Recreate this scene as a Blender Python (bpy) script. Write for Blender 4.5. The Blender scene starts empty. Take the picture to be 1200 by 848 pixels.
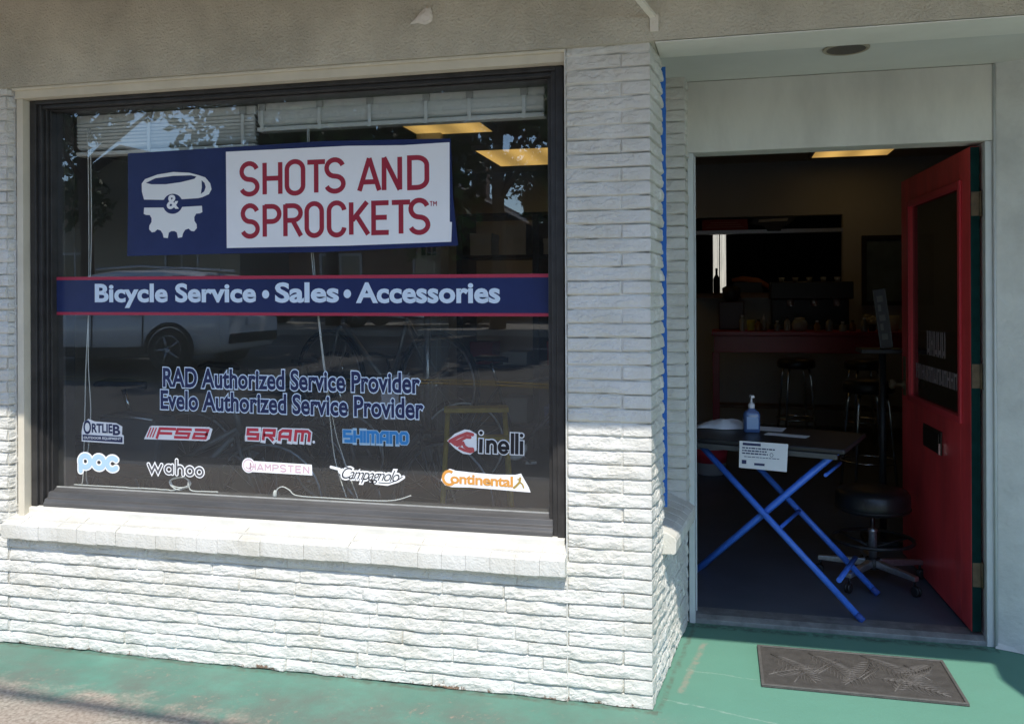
import bpy, bmesh, math, random
import numpy as np
from mathutils import Vector, Matrix
PI = math.pi
rad = math.radians
S = bpy.context.scene
COL = S.collection
random.seed(7)

# ------------------------------------------------------------------ camera
cam = bpy.data.cameras.new('camera')
co = bpy.data.objects.new('camera', cam); COL.objects.link(co)
yaw, roll = 0.2338, -0.0045
fw = Vector((-math.sin(yaw), math.cos(yaw), 0)); rt = Vector((math.cos(yaw), math.sin(yaw), 0)); up = Vector((0, 0, 1))
r2 = rt*math.cos(roll) + up*math.sin(roll); u2 = -rt*math.sin(roll) + up*math.cos(roll)
m = Matrix((r2, u2, -fw)).transposed().to_4x4(); m.translation = Vector((0.233, -3.0833, 1.45))
co.matrix_world = m
cam.sensor_width = 36; cam.lens = 36*1018.77/1200
cam.shift_y = -(424 - 349.23)/1200
cam.clip_start = .05; cam.clip_end = 3000
S.camera = co

# ------------------------------------------------------------------ sky, sun, exposure
AZ = rad(15)                     # sun to the right of the facade normal
EL = rad(54)
w = bpy.data.worlds.new('World'); S.world = w; w.use_nodes = True
nt = w.node_tree
sky = nt.nodes.new('ShaderNodeTexSky'); sky.sky_type = 'NISHITA'; sky.sun_disc = False
sky.sun_elevation = EL; sky.sun_rotation = PI - AZ
sky.air_density = 1.0; sky.dust_density = 0.2; sky.ozone_density = 4.5
bg = nt.nodes['Background']; bg.inputs['Strength'].default_value = 0.15
nt.links.new(sky.outputs[0], bg.inputs[0])
sl = bpy.data.lights.new('sun', 'SUN'); sl.energy = 2.4; sl.angle = rad(0.5); sl.color = (1, .955, .88)
so = bpy.data.objects.new('sun', sl); COL.objects.link(so)
sd = Vector((math.sin(AZ)*math.cos(EL), -math.cos(AZ)*math.cos(EL), math.sin(EL)))
so.rotation_euler = sd.to_track_quat('Z', 'Y').to_euler(); so.location = sd*30
vs = S.view_settings; vs.view_transform = 'Standard'; vs.look = 'None'; vs.exposure = 0.93; vs.gamma = 1; vs.use_curve_mapping = False
try:
    S.cycles.max_bounces = 8; S.cycles.transparent_max_bounces = 16; S.cycles.diffuse_bounces = 4; S.cycles.glossy_bounces = 4
    S.cycles.sample_clamp_indirect = 4; S.cycles.use_denoising = True
except Exception: pass

# ------------------------------------------------------------------ materials
MATS = {}
def mat(name, col, rough=.6, metal=0, var=.0, scale=8, bump=0, bscale=60, emit=None, estr=0, spec=.5, col2=None, stretch=(1, 1, 1), detail=6, coat=0):
    if name in MATS: return MATS[name]
    M = bpy.data.materials.new(name); M.use_nodes = True; n = M.node_tree; b = n.nodes['Principled BSDF']
    b.inputs['Base Color'].default_value = (*col, 1); b.inputs['Roughness'].default_value = rough; b.inputs['Metallic'].default_value = metal
    b.inputs['Specular IOR Level'].default_value = spec; b.inputs['Coat Weight'].default_value = coat
    tc = n.nodes.new('ShaderNodeTexCoord'); mp = n.nodes.new('ShaderNodeMapping'); mp.inputs['Scale'].default_value = stretch
    n.links.new(tc.outputs['Object'], mp.inputs[0])
    if var or col2:
        t = n.nodes.new('ShaderNodeTexNoise'); t.inputs['Scale'].default_value = scale; t.inputs['Detail'].default_value = detail; t.inputs['Roughness'].default_value = .62
        n.links.new(mp.outputs[0], t.inputs['Vector'])
        r = n.nodes.new('ShaderNodeValToRGB'); r.color_ramp.elements[0].position = .32; r.color_ramp.elements[1].position = .68
        a = col2 if col2 else [c*(1-var) for c in col]
        c2 = col if col2 else [min(1, c*(1+var*.6)) for c in col]
        r.color_ramp.elements[0].color = (*a, 1); r.color_ramp.elements[1].color = (*c2, 1)
        n.links.new(t.outputs['Fac'], r.inputs[0]); n.links.new(r.outputs[0], b.inputs['Base Color'])
    if bump:
        t2 = n.nodes.new('ShaderNodeTexNoise'); t2.inputs['Scale'].default_value = bscale; t2.inputs['Detail'].default_value = 5
        n.links.new(mp.outputs[0], t2.inputs['Vector'])
        bp = n.nodes.new('ShaderNodeBump'); bp.inputs['Strength'].default_value = bump; bp.inputs['Distance'].default_value = .01
        n.links.new(t2.outputs['Fac'], bp.inputs['Height']); n.links.new(bp.outputs[0], b.inputs['Normal'])
    if emit:
        b.inputs['Emission Color'].default_value = (*emit, 1); b.inputs['Emission Strength'].default_value = estr
    MATS[name] = M
    return M

def node(n, kind, **kw):
    x = n.nodes.new(kind)
    for k, v in kw.items():
        if k in x.inputs: x.inputs[k].default_value = v
        else: setattr(x, k, v)
    return x

def glass(name, ior=1.5, tint=(1, 1, 1), dust=0.0):
    if name in MATS: return MATS[name]
    M = bpy.data.materials.new(name); M.use_nodes = True; n = M.node_tree; n.nodes.clear()
    out = n.nodes.new('ShaderNodeOutputMaterial')
    tr = node(n, 'ShaderNodeBsdfTransparent', Color=(*tint, 1)); gl = node(n, 'ShaderNodeBsdfGlossy', Roughness=0.0); gl.inputs['Color'].default_value = (1, 1, 1, 1)
    fr = node(n, 'ShaderNodeFresnel', IOR=ior); mx = n.nodes.new('ShaderNodeMixShader')
    # gentle waviness of a big pane
    geo = n.nodes.new('ShaderNodeTexCoord'); nz = node(n, 'ShaderNodeTexNoise', Scale=1.1, Detail=0.0)
    bp = node(n, 'ShaderNodeBump', Strength=.05, Distance=.05)
    n.links.new(geo.outputs['Object'], nz.inputs['Vector']); n.links.new(nz.outputs['Fac'], bp.inputs['Height']); n.links.new(bp.outputs[0], gl.inputs['Normal'])
    gi = n.nodes.new('ShaderNodeNewGeometry'); sb__ = node(n, 'ShaderNodeMath', operation='SUBTRACT'); sb__.inputs[0].default_value = 1.0; n.links.new(gi.outputs['Backfacing'], sb__.inputs[1])
    ml = node(n, 'ShaderNodeMath', operation='MULTIPLY'); n.links.new(fr.outputs[0], ml.inputs[0]); n.links.new(sb__.outputs[0], ml.inputs[1])
    n.links.new(ml.outputs[0], mx.inputs[0]); n.links.new(tr.outputs[0], mx.inputs[1]); n.links.new(gl.outputs[0], mx.inputs[2])
    last = mx
    if dust:
        df = node(n, 'ShaderNodeBsdfDiffuse', Color=(.6, .6, .58, 1)); m2 = n.nodes.new('ShaderNodeMixShader')
        nd = node(n, 'ShaderNodeTexNoise', Scale=3.0, Detail=8.0, Roughness=.7); mr = node(n, 'ShaderNodeMapRange')
        mr.inputs['From Min'].default_value = .35; mr.inputs['From Max'].default_value = .8; mr.inputs['To Min'].default_value = dust*.4; mr.inputs['To Max'].default_value = dust*2
        n.links.new(geo.outputs['Object'], nd.inputs['Vector']); n.links.new(nd.outputs['Fac'], mr.inputs['Value']); n.links.new(mr.outputs[0], m2.inputs[0])
        n.links.new(mx.outputs[0], m2.inputs[1]); n.links.new(df.outputs[0], m2.inputs[2]); last = m2
    n.links.new(last.outputs[0], out.inputs[0])
    MATS[name] = M
    return M

def brick_paint():
    M = mat('white_brick_paint', (.74, .725, .67), .72, spec=.3)
    n = M.node_tree; b = n.nodes['Principled BSDF']; tc = n.nodes['Texture Coordinate']
    sx = n.nodes.new('ShaderNodeSeparateXYZ'); n.links.new(tc.outputs['Object'], sx.inputs[0])
    t = node(n, 'ShaderNodeTexNoise', Scale=5.0, Detail=8.0, Roughness=.65); n.links.new(tc.outputs['Object'], t.inputs['Vector'])
    r = n.nodes.new('ShaderNodeValToRGB'); r.color_ramp.elements[0].position = .3; r.color_ramp.elements[0].color = (.59, .565, .49, 1)
    r.color_ramp.elements[1].position = .62; r.color_ramp.elements[1].color = (.70, .685, .635, 1)
    n.links.new(t.outputs['Fac'], r.inputs[0])
    # chipped paint, showing rusty brick, close to the pavement
    t2 = node(n, 'ShaderNodeTexNoise', Scale=38.0, Detail=6.0, Roughness=.7); n.links.new(tc.outputs['Object'], t2.inputs['Vector'])
    t3 = node(n, 'ShaderNodeTexNoise', Scale=3.1, Detail=2.0); n.links.new(tc.outputs['Object'], t3.inputs['Vector'])
    mr = node(n, 'ShaderNodeMapRange'); mr.inputs['From Min'].default_value = 0.0; mr.inputs['From Max'].default_value = .05; mr.inputs['To Min'].default_value = .80; mr.inputs['To Max'].default_value = 0
    n.links.new(sx.outputs['Z'], mr.inputs['Value'])
    m1 = node(n, 'ShaderNodeMath', operation='MULTIPLY'); n.links.new(mr.outputs[0], m1.inputs[0]); n.links.new(t3.outputs['Fac'], m1.inputs[1])
    m2 = node(n, 'ShaderNodeMath', operation='ADD'); n.links.new(m1.outputs[0], m2.inputs[0]); n.links.new(t2.outputs['Fac'], m2.inputs[1])
    r2_ = n.nodes.new('ShaderNodeValToRGB'); r2_.color_ramp.elements[0].position = .85; r2_.color_ramp.elements[1].position = .93
    n.links.new(m2.outputs[0], r2_.inputs[0])
    mx = node(n, 'ShaderNodeMixRGB'); mx.inputs[2].default_value = (.22, .14, .095, 1)
    n.links.new(r2_.outputs[0], mx.inputs[0]); n.links.new(r.outputs[0], mx.inputs[1]); n.links.new(mx.outputs[0], b.inputs['Base Color'])
    t4 = node(n, 'ShaderNodeTexNoise', Scale=120.0, Detail=5.0); n.links.new(tc.outputs['Object'], t4.inputs['Vector'])
    bp = node(n, 'ShaderNodeBump', Strength=.6, Distance=.005); n.links.new(t4.outputs['Fac'], bp.inputs['Height']); n.links.new(bp.outputs[0], b.inputs['Normal'])
    return M

def pavement_paint():
    M = mat('green_pavement_paint', (.13, .36, .26), .7, spec=.35)
    n = M.node_tree; b = n.nodes['Principled BSDF']; tc = n.nodes['Texture Coordinate']
    sx = n.nodes.new('ShaderNodeSeparateXYZ'); n.links.new(tc.outputs['Object'], sx.inputs[0])
    def noise(sc, d=6.0, ro=.6):
        t = node(n, 'ShaderNodeTexNoise', Scale=sc, Detail=d, Roughness=ro); n.links.new(tc.outputs['Object'], t.inputs['Vector']); return t.outputs['Fac']
    def ramp(f, stops):
        r = n.nodes.new('ShaderNodeValToRGB')
        while len(r.color_ramp.elements) < len(stops): r.color_ramp.elements.new(.5)
        for e, (p, c) in zip(r.color_ramp.elements, stops): e.position = p; e.color = (*c, 1) if len(c) == 3 else c
        n.links.new(f, r.inputs[0]); return r.outputs[0]
    def mth(op, a, bb):
        x = node(n, 'ShaderNodeMath', operation=op)
        for i, v in enumerate((a, bb)):
            if isinstance(v, (int, float)): x.inputs[i].default_value = v
            else: n.links.new(v, x.inputs[i])
        return x.outputs[0]
    def mix(f, a, bb):
        x = n.nodes.new('ShaderNodeMixRGB')
        n.links.new(f, x.inputs[0])
        for i, v in ((1, a), (2, bb)):
            if isinstance(v, tuple): x.inputs[i].default_value = (*v, 1)
            else: n.links.new(v, x.inputs[i])
        return x.outputs[0]
    green = ramp(noise(2.2, 8), [(.3, (.092, .21, .158)), (.65, (.145, .318, .242))])
    dirt = mth('MULTIPLY', ramp(noise(3.6, 9, .7), [(.36, (0, 0, 0)), (.60, (1, 1, 1))]), ramp(mth('MULTIPLY', sx.outputs['Y'], -1.0), [(.0, (.3, .3, .3)), (.2, (.95, .95, .95))]))
    east = ramp(mth('ADD', mth('MULTIPLY', sx.outputs['X'], .5), .5), [(.40, (1, 1, 1)), (.62, (.18, .18, .18))])
    dirt = mth('MULTIPLY', dirt, east)
    fresh = ramp(mth('ADD', mth('MULTIPLY', sx.outputs['X'], .5), .5), [(.40, (0, 0, 0)), (.62, (.8, .8, .8))])
    green = mix(fresh, green, (.138, .325, .24))
    g2 = mix(dirt, green, (.145, .185, .15))
    conc = ramp(noise(70, 4), [(.32, (.20, .17, .135)), (.62, (.45, .40, .325))])
    conc2 = mix(ramp(noise(1.7, 3), [(.45, (0, 0, 0)), (.7, (.6, .6, .6))]), conc, (.38, .27, .21))
    # paint is worn through away from the shop: bare where  y < edge(x)
    d = mth('ADD', mth('MULTIPLY', sx.outputs['Y'], -1.0), mth('MULTIPLY', sx.outputs['X'], -.115))   # grows towards the road and to the left
    d = mth('ADD', d, mth('MULTIPLY', mth('SUBTRACT', noise(2.4, 5), .5), .55))
    d = mth('ADD', d, mth('MULTIPLY', mth('SUBTRACT', noise(16, 9, .75), .5), .5))
    chips = mth('MULTIPLY', mth('MULTIPLY', ramp(noise(48, 5, .7), [(.56, (0, 0, 0)), (.62, (1, 1, 1))]), ramp(noise(6, 4), [(.50, (0, 0, 0)), (.62, (1, 1, 1))])), dirt)
    g2 = mix(chips, g2, (.36, .27, .21))
    worn = ramp(d, [(.50, (0, 0, 0)), (.66, (1, 1, 1))])
    c = mix(worn, g2, conc2)
    # expansion joints / scratches
    spk = ramp(noise(190, 2), [(.70, (0, 0, 0)), (.76, (1, 1, 1))])
    c = mix(mth('MULTIPLY', spk, .35), c, (.5, .5, .45))
    wob = mth('MULTIPLY', mth('SUBTRACT', noise(11, 5, .7), .5), .05)
    def line(p, q, wd, col, amt):
        (x0, y0), (x1, y1) = p, q; L = math.hypot(x1-x0, y1-y0); tx, ty = (x1-x0)/L, (y1-y0)/L
        rx = mth('SUBTRACT', sx.outputs['X'], x0); ry = mth('SUBTRACT', sx.outputs['Y'], y0)
        perp = mth('ABSOLUTE', mth('ADD', mth('ADD', mth('MULTIPLY', rx, -ty), mth('MULTIPLY', ry, tx)), wob), 0)
        al = mth('ADD', mth('MULTIPLY', rx, tx), mth('MULTIPLY', ry, ty))
        ins = mth('MULTIPLY', mth('GREATER_THAN', al, 0), mth('LESS_THAN', al, L))
        f = ramp(mth('DIVIDE', perp, wd), [(.35, (1, 1, 1)), (1.0, (0, 0, 0))])
        brk = ramp(noise(21, 6, .7), [(.38, (0, 0, 0)), (.56, (amt, amt, amt))])
        return mix(mth('MULTIPLY', mth('MULTIPLY', f, ins), brk), c, col)
    c = line((.165, .66), (.09, .16), .018, (.36, .30, .24), .6)
    c = line((.10, .37), (.39, .335), .004, (.36, .46, .39), .55)
    c = line((.03, .10), (.60, -.05), .006, (.36, .46, .39), .55)
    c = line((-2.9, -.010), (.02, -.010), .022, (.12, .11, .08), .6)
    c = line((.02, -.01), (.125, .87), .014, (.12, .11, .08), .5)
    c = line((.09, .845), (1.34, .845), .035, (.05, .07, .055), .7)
    n.links.new(c, b.inputs['Base Color'])
    bp = node(n, 'ShaderNodeBump', Strength=.35, Distance=.004)
    n.links.new(mth('ADD', noise(130, 4), mth('MULTIPLY', noise(14, 4), 1.5)), bp.inputs['Height']); n.links.new(bp.outputs[0], b.inputs['Normal'])
    return M

WHITE = brick_paint()
STUCCO = mat('taupe_stucco', (.61, .57, .46), .9, var=.2, scale=3.5, bump=1.0, bscale=110, spec=.2)
SMOOTH = mat('cream_plaster', (.66, .645, .575), .75, var=.14, scale=3, bump=.15, bscale=30, spec=.3, stretch=(1.5, 1, .5))
SOFF = mat('soffit_plaster', (.70, .69, .63), .8, var=.06, scale=2.5, bump=.1, bscale=40, spec=.25)
RWALL = mat('grey_white_stucco', (.72, .72, .67), .85, var=.2, scale=3.2, bump=.45, bscale=45, spec=.25)
JAMB = mat('grey_white_gloss_trim', (.58, .60, .585), .45, var=.08, scale=6, spec=.4)
TRIM = mat('beige_trim_paint', (.68, .62, .49), .6, var=.1, scale=6, spec=.35)
BRONZE = mat('dark_bronze_aluminium', (.055, .052, .05), .42, .35, var=.3, scale=14, spec=.5)
BRONZE2 = mat('weathered_bronze_rail', (.115, .112, .11), .5, .3, var=.22, scale=7, spec=.5, stretch=(.5, 1, 3))
NAVY = mat('navy_vinyl', (.022, .034, .115), .25, var=.15, scale=5, spec=.5, bump=.25, bscale=5)
WVINYL = mat('white_vinyl', (.90, .91, .92), .3, spec=.5, var=.04, scale=4, bump=.2, bscale=5)
SHADEBLUE = mat('shade_blue_vinyl', (.70, .82, .95), .4)  # pale lettering vinyl with the blue cast of the shade put into its colour
REDV = mat('dark_red_vinyl', (.36, .022, .045), .4)
BRIGHTRED = mat('bright_red_vinyl', (.62, .045, .075), .4)
STRIPERED = mat('stripe_red_vinyl', (.42, .035, .075), .4)
DNAVY = mat('deep_navy_vinyl', (.016, .025, .095), .4)
BLUEV = mat('sky_blue_vinyl', (.03, .24, .58), .4)
BLACKV = mat('black_vinyl', (.012, .012, .018), .4)
GREYV = mat('dark_grey_vinyl', (.10, .10, .11), .4)
POCB = mat('ice_blue_vinyl', (.42, .60, .74), .4)
PINKV = mat('faded_pink_vinyl', (.66, .46, .52), .45)
ORANGEV = mat('orange_vinyl', (.72, .33, .07), .4)
CORALV = mat('coral_vinyl', (.55, .095, .10), .4)
REDDOOR = mat('red_door_paint', (.76, .065, .075), .33, var=.3, scale=3.5, detail=10, bump=.12, bscale=25, stretch=(1, 1, .45))
GREENEDGE = mat('old_green_paint', (.004, .026, .024), .85, var=.3, scale=22, spec=.08)
BRASS = mat('worn_brass', (.13, .09, .05), .75, .3, var=.3, scale=40)
CHROME = mat('chrome', (.65, .66, .68), .18, 1)
STEEL = mat('brushed_steel', (.58, .60, .63), .36, .9, var=.15, scale=60)
BLACKP = mat('black_plastic', (.018, .018, .02), .45)
BLACKL = mat('black_leather', (.015, .015, .017), .36, bump=.12, bscale=120)
BLUEP = mat('blue_enamel', (.055, .18, .70), .35, var=.12, scale=30)
DARKTOP = mat('dark_laminate', (.02, .021, .024), .4, var=.2, scale=8)
PAPER = mat('white_paper', (.72, .73, .76), .7, var=.03)
TAPE = mat('blue_masking_tape', (.012, .13, .48), .6, var=.12, scale=50)
FLOORM = mat('dark_painted_floor', (.095, .115, .15), .42, var=.22, scale=2.5, bump=.05, bscale=30)
INWALL = mat('tan_interior_paint', (.40, .405, .40), .8, var=.05, scale=2)
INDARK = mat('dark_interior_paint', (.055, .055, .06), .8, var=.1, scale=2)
CEILM = mat('ceiling_tile', (.38, .36, .32), .85, var=.06, scale=5)
COUNTER = mat('red_counter_paint', (.46, .035, .05), .3, var=.12, scale=6)
WOODM = mat('brown_wood', (.16, .085, .045), .5, var=.3, scale=5, stretch=(1, 1, 9))
ASPH = mat('road_asphalt', (.115, .112, .105), .85, var=.22, scale=3.2, bump=.25, bscale=90)
CONC = mat('pale_concrete', (.30, .285, .255), .85, var=.15, scale=2.2, bump=.15, bscale=60)
ROADW = mat('white_road_paint', (.72, .71, .66), .7, var=.2, scale=14)
ROADY = mat('yellow_road_paint', (.34, .24, .07), .7, var=.2, scale=14)
BARK = mat('tree_bark', (.10, .075, .055), .9, var=.35, scale=9, bump=.6, bscale=25, stretch=(1, 1, .25))
LEAF = mat('green_leaves', (.075, .125, .03), .55, var=.5, scale=1.3, spec=.3)
LEAF2 = mat('dark_green_leaves', (.045, .085, .025), .55, var=.5, scale=1.3, spec=.3)
CARW = mat('white_car_paint', (.74, .75, .76), .18, var=.02, coat=.6)
CARR = mat('dark_red_car_paint', (.22, .012, .018), .18, coat=.6)
CARG = mat('grey_car_paint', (.10, .11, .12), .2, .3, coat=.6)
CARGL = mat('car_window_glass', (.015, .018, .02), .06, spec=.6)
TYRE = mat('tyre_rubber', (.018, .018, .018), .8)
RIM = mat('alloy_rim', (.45, .46, .48), .3, .8)
LAMPR = mat('red_lamp_lens', (.45, .01, .015), .2)
LAMPW = mat('clear_lamp_lens', (.65, .66, .68), .15)
BEIGEB = mat('beige_siding', (.46, .41, .31), .8, var=.08, scale=2)
BRICKB = mat('brown_brick', (.25, .15, .10), .85, var=.3, scale=7)
ROOFM = mat('grey_shingles', (.13, .125, .12), .9, var=.25, scale=6)
DARKGL = mat('dark_window', (.02, .024, .028), .08, spec=.6)
MATM = mat('brown_rubber', (.080, .074, .068), .7, var=.25, scale=26, bump=.5, bscale=170, spec=.35)
YELLOW = mat('yellow_enamel', (.55, .36, .03), .45, var=.15, scale=20)
BLINDM = mat('white_blind_slat', (.78, .78, .74), .5)
CORDM = mat('white_cord', (.72, .72, .68), .6)
PANELLIT = mat('lit_warm_diffuser', (.8, .7, .5), .5, emit=(1.0, .60, .165), estr=.31)
_n = PANELLIT.node_tree; _b = _n.nodes['Principled BSDF']; _s = _n.nodes.new('ShaderNodeSeparateXYZ'); _n.links.new(_n.nodes['Texture Coordinate'].outputs['Object'], _s.inputs[0])
_a = _n.nodes.new('ShaderNodeMath'); _a.operation = 'MULTIPLY'; _a.inputs[1].default_value = 17.0; _n.links.new(_s.outputs['X'], _a.inputs[0])
_c = _n.nodes.new('ShaderNodeMath'); _c.operation = 'COSINE'; _n.links.new(_a.outputs[0], _c.inputs[0])
_d = _n.nodes.new('ShaderNodeMath'); _d.operation = 'MULTIPLY_ADD'; _d.inputs[1].default_value = -.09; _d.inputs[2].default_value = .30; _n.links.new(_c.outputs[0], _d.inputs[0]); _n.links.new(_d.outputs[0], _b.inputs['Emission Strength'])
GLASS = glass('shop_pane', 2.1, (.95, .965, .96), .010)
GLASS2 = glass('plain_pane', 1.55, (.9, .92, .92), .01)

# ------------------------------------------------------------------ helpers
class MB:
    def __init__(s): s.v = []; s.f = []; s.sm = []
    def add(s, vs, fs, smooth=False):
        o = len(s.v); s.v += [tuple(map(float, p)) for p in vs]; s.f += [tuple(o+i for i in f) for f in fs]; s.sm += [smooth]*len(fs); return s
    def box(s, a, b, rot=None, org=None):
        (x0, y0, z0), (x1, y1, z1) = a, b
        vs = [(x0, y0, z0), (x1, y0, z0), (x1, y1, z0), (x0, y1, z0), (x0, y0, z1), (x1, y0, z1), (x1, y1, z1), (x0, y1, z1)]
        if rot is not None:
            R = Matrix.Rotation(rot, 3, 'Z'); o = Vector(org or (0, 0, 0))
            vs = [tuple(o + R @ (Vector(p)-o)) for p in vs]
        return s.add(vs, [(0, 3, 2, 1), (4, 5, 6, 7), (0, 1, 5, 4), (1, 2, 6, 5), (2, 3, 7, 6), (3, 0, 4, 7)])
    def prism(s, poly, axis, lo, hi):
        # poly: 2D points; axis: 'x','y','z' extrusion axis; other two in order
        def P(a, b, t): return {'x': (t, a, b), 'y': (a, t, b), 'z': (a, b, t)}[axis]
        n = len(poly)
        vs = [P(a, b, lo) for a, b in poly] + [P(a, b, hi) for a, b in poly]
        fs = [tuple(range(n)), tuple(range(2*n-1, n-1, -1))] + [(i, (i+1) % n, n+(i+1) % n, n+i) for i in range(n)]
        return s.add(vs, fs)
    def tube(s, pts, r, n=10, cap=True, smooth=True):
        pts = [Vector(p) for p in pts]; rs = r if isinstance(r, (list, tuple)) else [r]*len(pts)
        base = len(s.v); ref = None
        for i, p in enumerate(pts):
            a = pts[max(i-1, 0)]; b = pts[min(i+1, len(pts)-1)]; d = (b-a).normalized() if (b-a).length > 1e-9 else Vector((0, 0, 1))
            if ref is None: ref = Vector((0, 0, 1)) if abs(d.z) < .9 else Vector((1, 0, 0))
            x = d.cross(ref).normalized(); y = d.cross(x).normalized(); ref = -y if ref.dot(-y) > 0 else y
            for k in range(n):
                t = 2*PI*k/n; q = p + (x*math.cos(t) + y*math.sin(t))*rs[i]; s.v.append(tuple(q))
        for i in range(len(pts)-1):
            for k in range(n):
                s.f.append((base+i*n+k, base+i*n+(k+1) % n, base+(i+1)*n+(k+1) % n, base+(i+1)*n+k)); s.sm.append(smooth)
        if cap:
            s.f.append(tuple(base+k for k in range(n-1, -1, -1))); s.sm.append(False)
            e = base+(len(pts)-1)*n; s.f.append(tuple(e+k for k in range(n))); s.sm.append(False)
        return s
    def lathe(s, prof, c=(0, 0, 0), axis='z', n=24, smooth=True):
        base = len(s.v); c = Vector(c)
        for (r, h) in prof:
            for k in range(n):
                t = 2*PI*k/n; a, b = r*math.cos(t), r*math.sin(t)
                q = {'z': (a, b, h), 'x': (h, a, b), 'y': (a, h, b)}[axis]; s.v.append(tuple(c+Vector(q)))
        for i in range(len(prof)-1):
            for k in range(n):
                s.f.append((base+i*n+k, base+i*n+(k+1) % n, base+(i+1)*n+(k+1) % n, base+(i+1)*n+k)); s.sm.append(smooth)
        s.f.append(tuple(base+k for k in range(n-1, -1, -1))); s.sm.append(False)
        e = base+(len(prof)-1)*n; s.f.append(tuple(e+k for k in range(n))); s.sm.append(False)
        return s
    def mesh(s, name):
        me = bpy.data.meshes.new(name); me.from_pydata(s.v, [], s.f); me.update()
        bm = bmesh.new(); bm.from_mesh(me); bmesh.ops.recalc_face_normals(bm, faces=bm.faces); bm.to_mesh(me); bm.free()
        me.polygons.foreach_set('use_smooth', s.sm)
        return me
    def build(s, name, m, parent=None, bevel=0, segs=2):
        o = bpy.data.objects.new(name, s.mesh(name)); COL.objects.link(o)
        if m: o.data.materials.append(m)
        if parent: o.parent = parent; o.matrix_parent_inverse = Matrix.Translation(-world_loc(parent)) if False else Matrix()
        if bevel:
            b = o.modifiers.new('bevel', 'BEVEL'); b.width = bevel; b.segments = segs; b.limit_method = 'ANGLE'; b.angle_limit = rad(35)
        return o

def tag(o, label=None, cat=None, group=None, kind=None):
    if label: o['label'] = label
    if cat: o['category'] = cat
    if group: o['group'] = group
    if kind: o['kind'] = kind
    return o
def thing(name, label, cat, loc=(0, 0, 0), rz=0, group=None):
    o = bpy.data.objects.new(name, None); COL.objects.link(o); o.location = loc; o.rotation_euler = (0, 0, rz); o.empty_display_size = .1
    return tag(o, label, cat, group)
def copy_tree(o, parent=None):
    c = o.copy(); COL.objects.link(c)
    if parent: c.parent = parent
    for ch in o.children: copy_tree(ch, c)
    return c
def bx(a, b): return MB().box(a, b)

# noise
def _hash(ix, iy, s): 
    h = (ix*374761393 + iy*668265263 + s*1442695041).astype(np.int64) & 0xffffffff
    h = ((h ^ (h >> 13))*1274126177) & 0xffffffff
    return ((h ^ (h >> 16)) & 0xffff)/65535.0
def vnoise(x, y, s=0):
    ix = np.floor(x).astype(np.int64); iy = np.floor(y).astype(np.int64); fx = x-ix; fy = y-iy
    fx = fx*fx*(3-2*fx); fy = fy*fy*(3-2*fy)
    a = _hash(ix, iy, s); b = _hash(ix+1, iy, s); c = _hash(ix, iy+1, s); d = _hash(ix+1, iy+1, s)
    return (a*(1-fx)+b*fx)*(1-fy) + (c*(1-fx)+d*fx)*fy
def fbm(x, y, s=0, o=4, g=.5):
    r = 0; a = 1; t = 0
    for i in range(o): r = r + a*vnoise(x*2**i, y*2**i, s+i*17); t += a; a *= g
    return r/t

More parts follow.
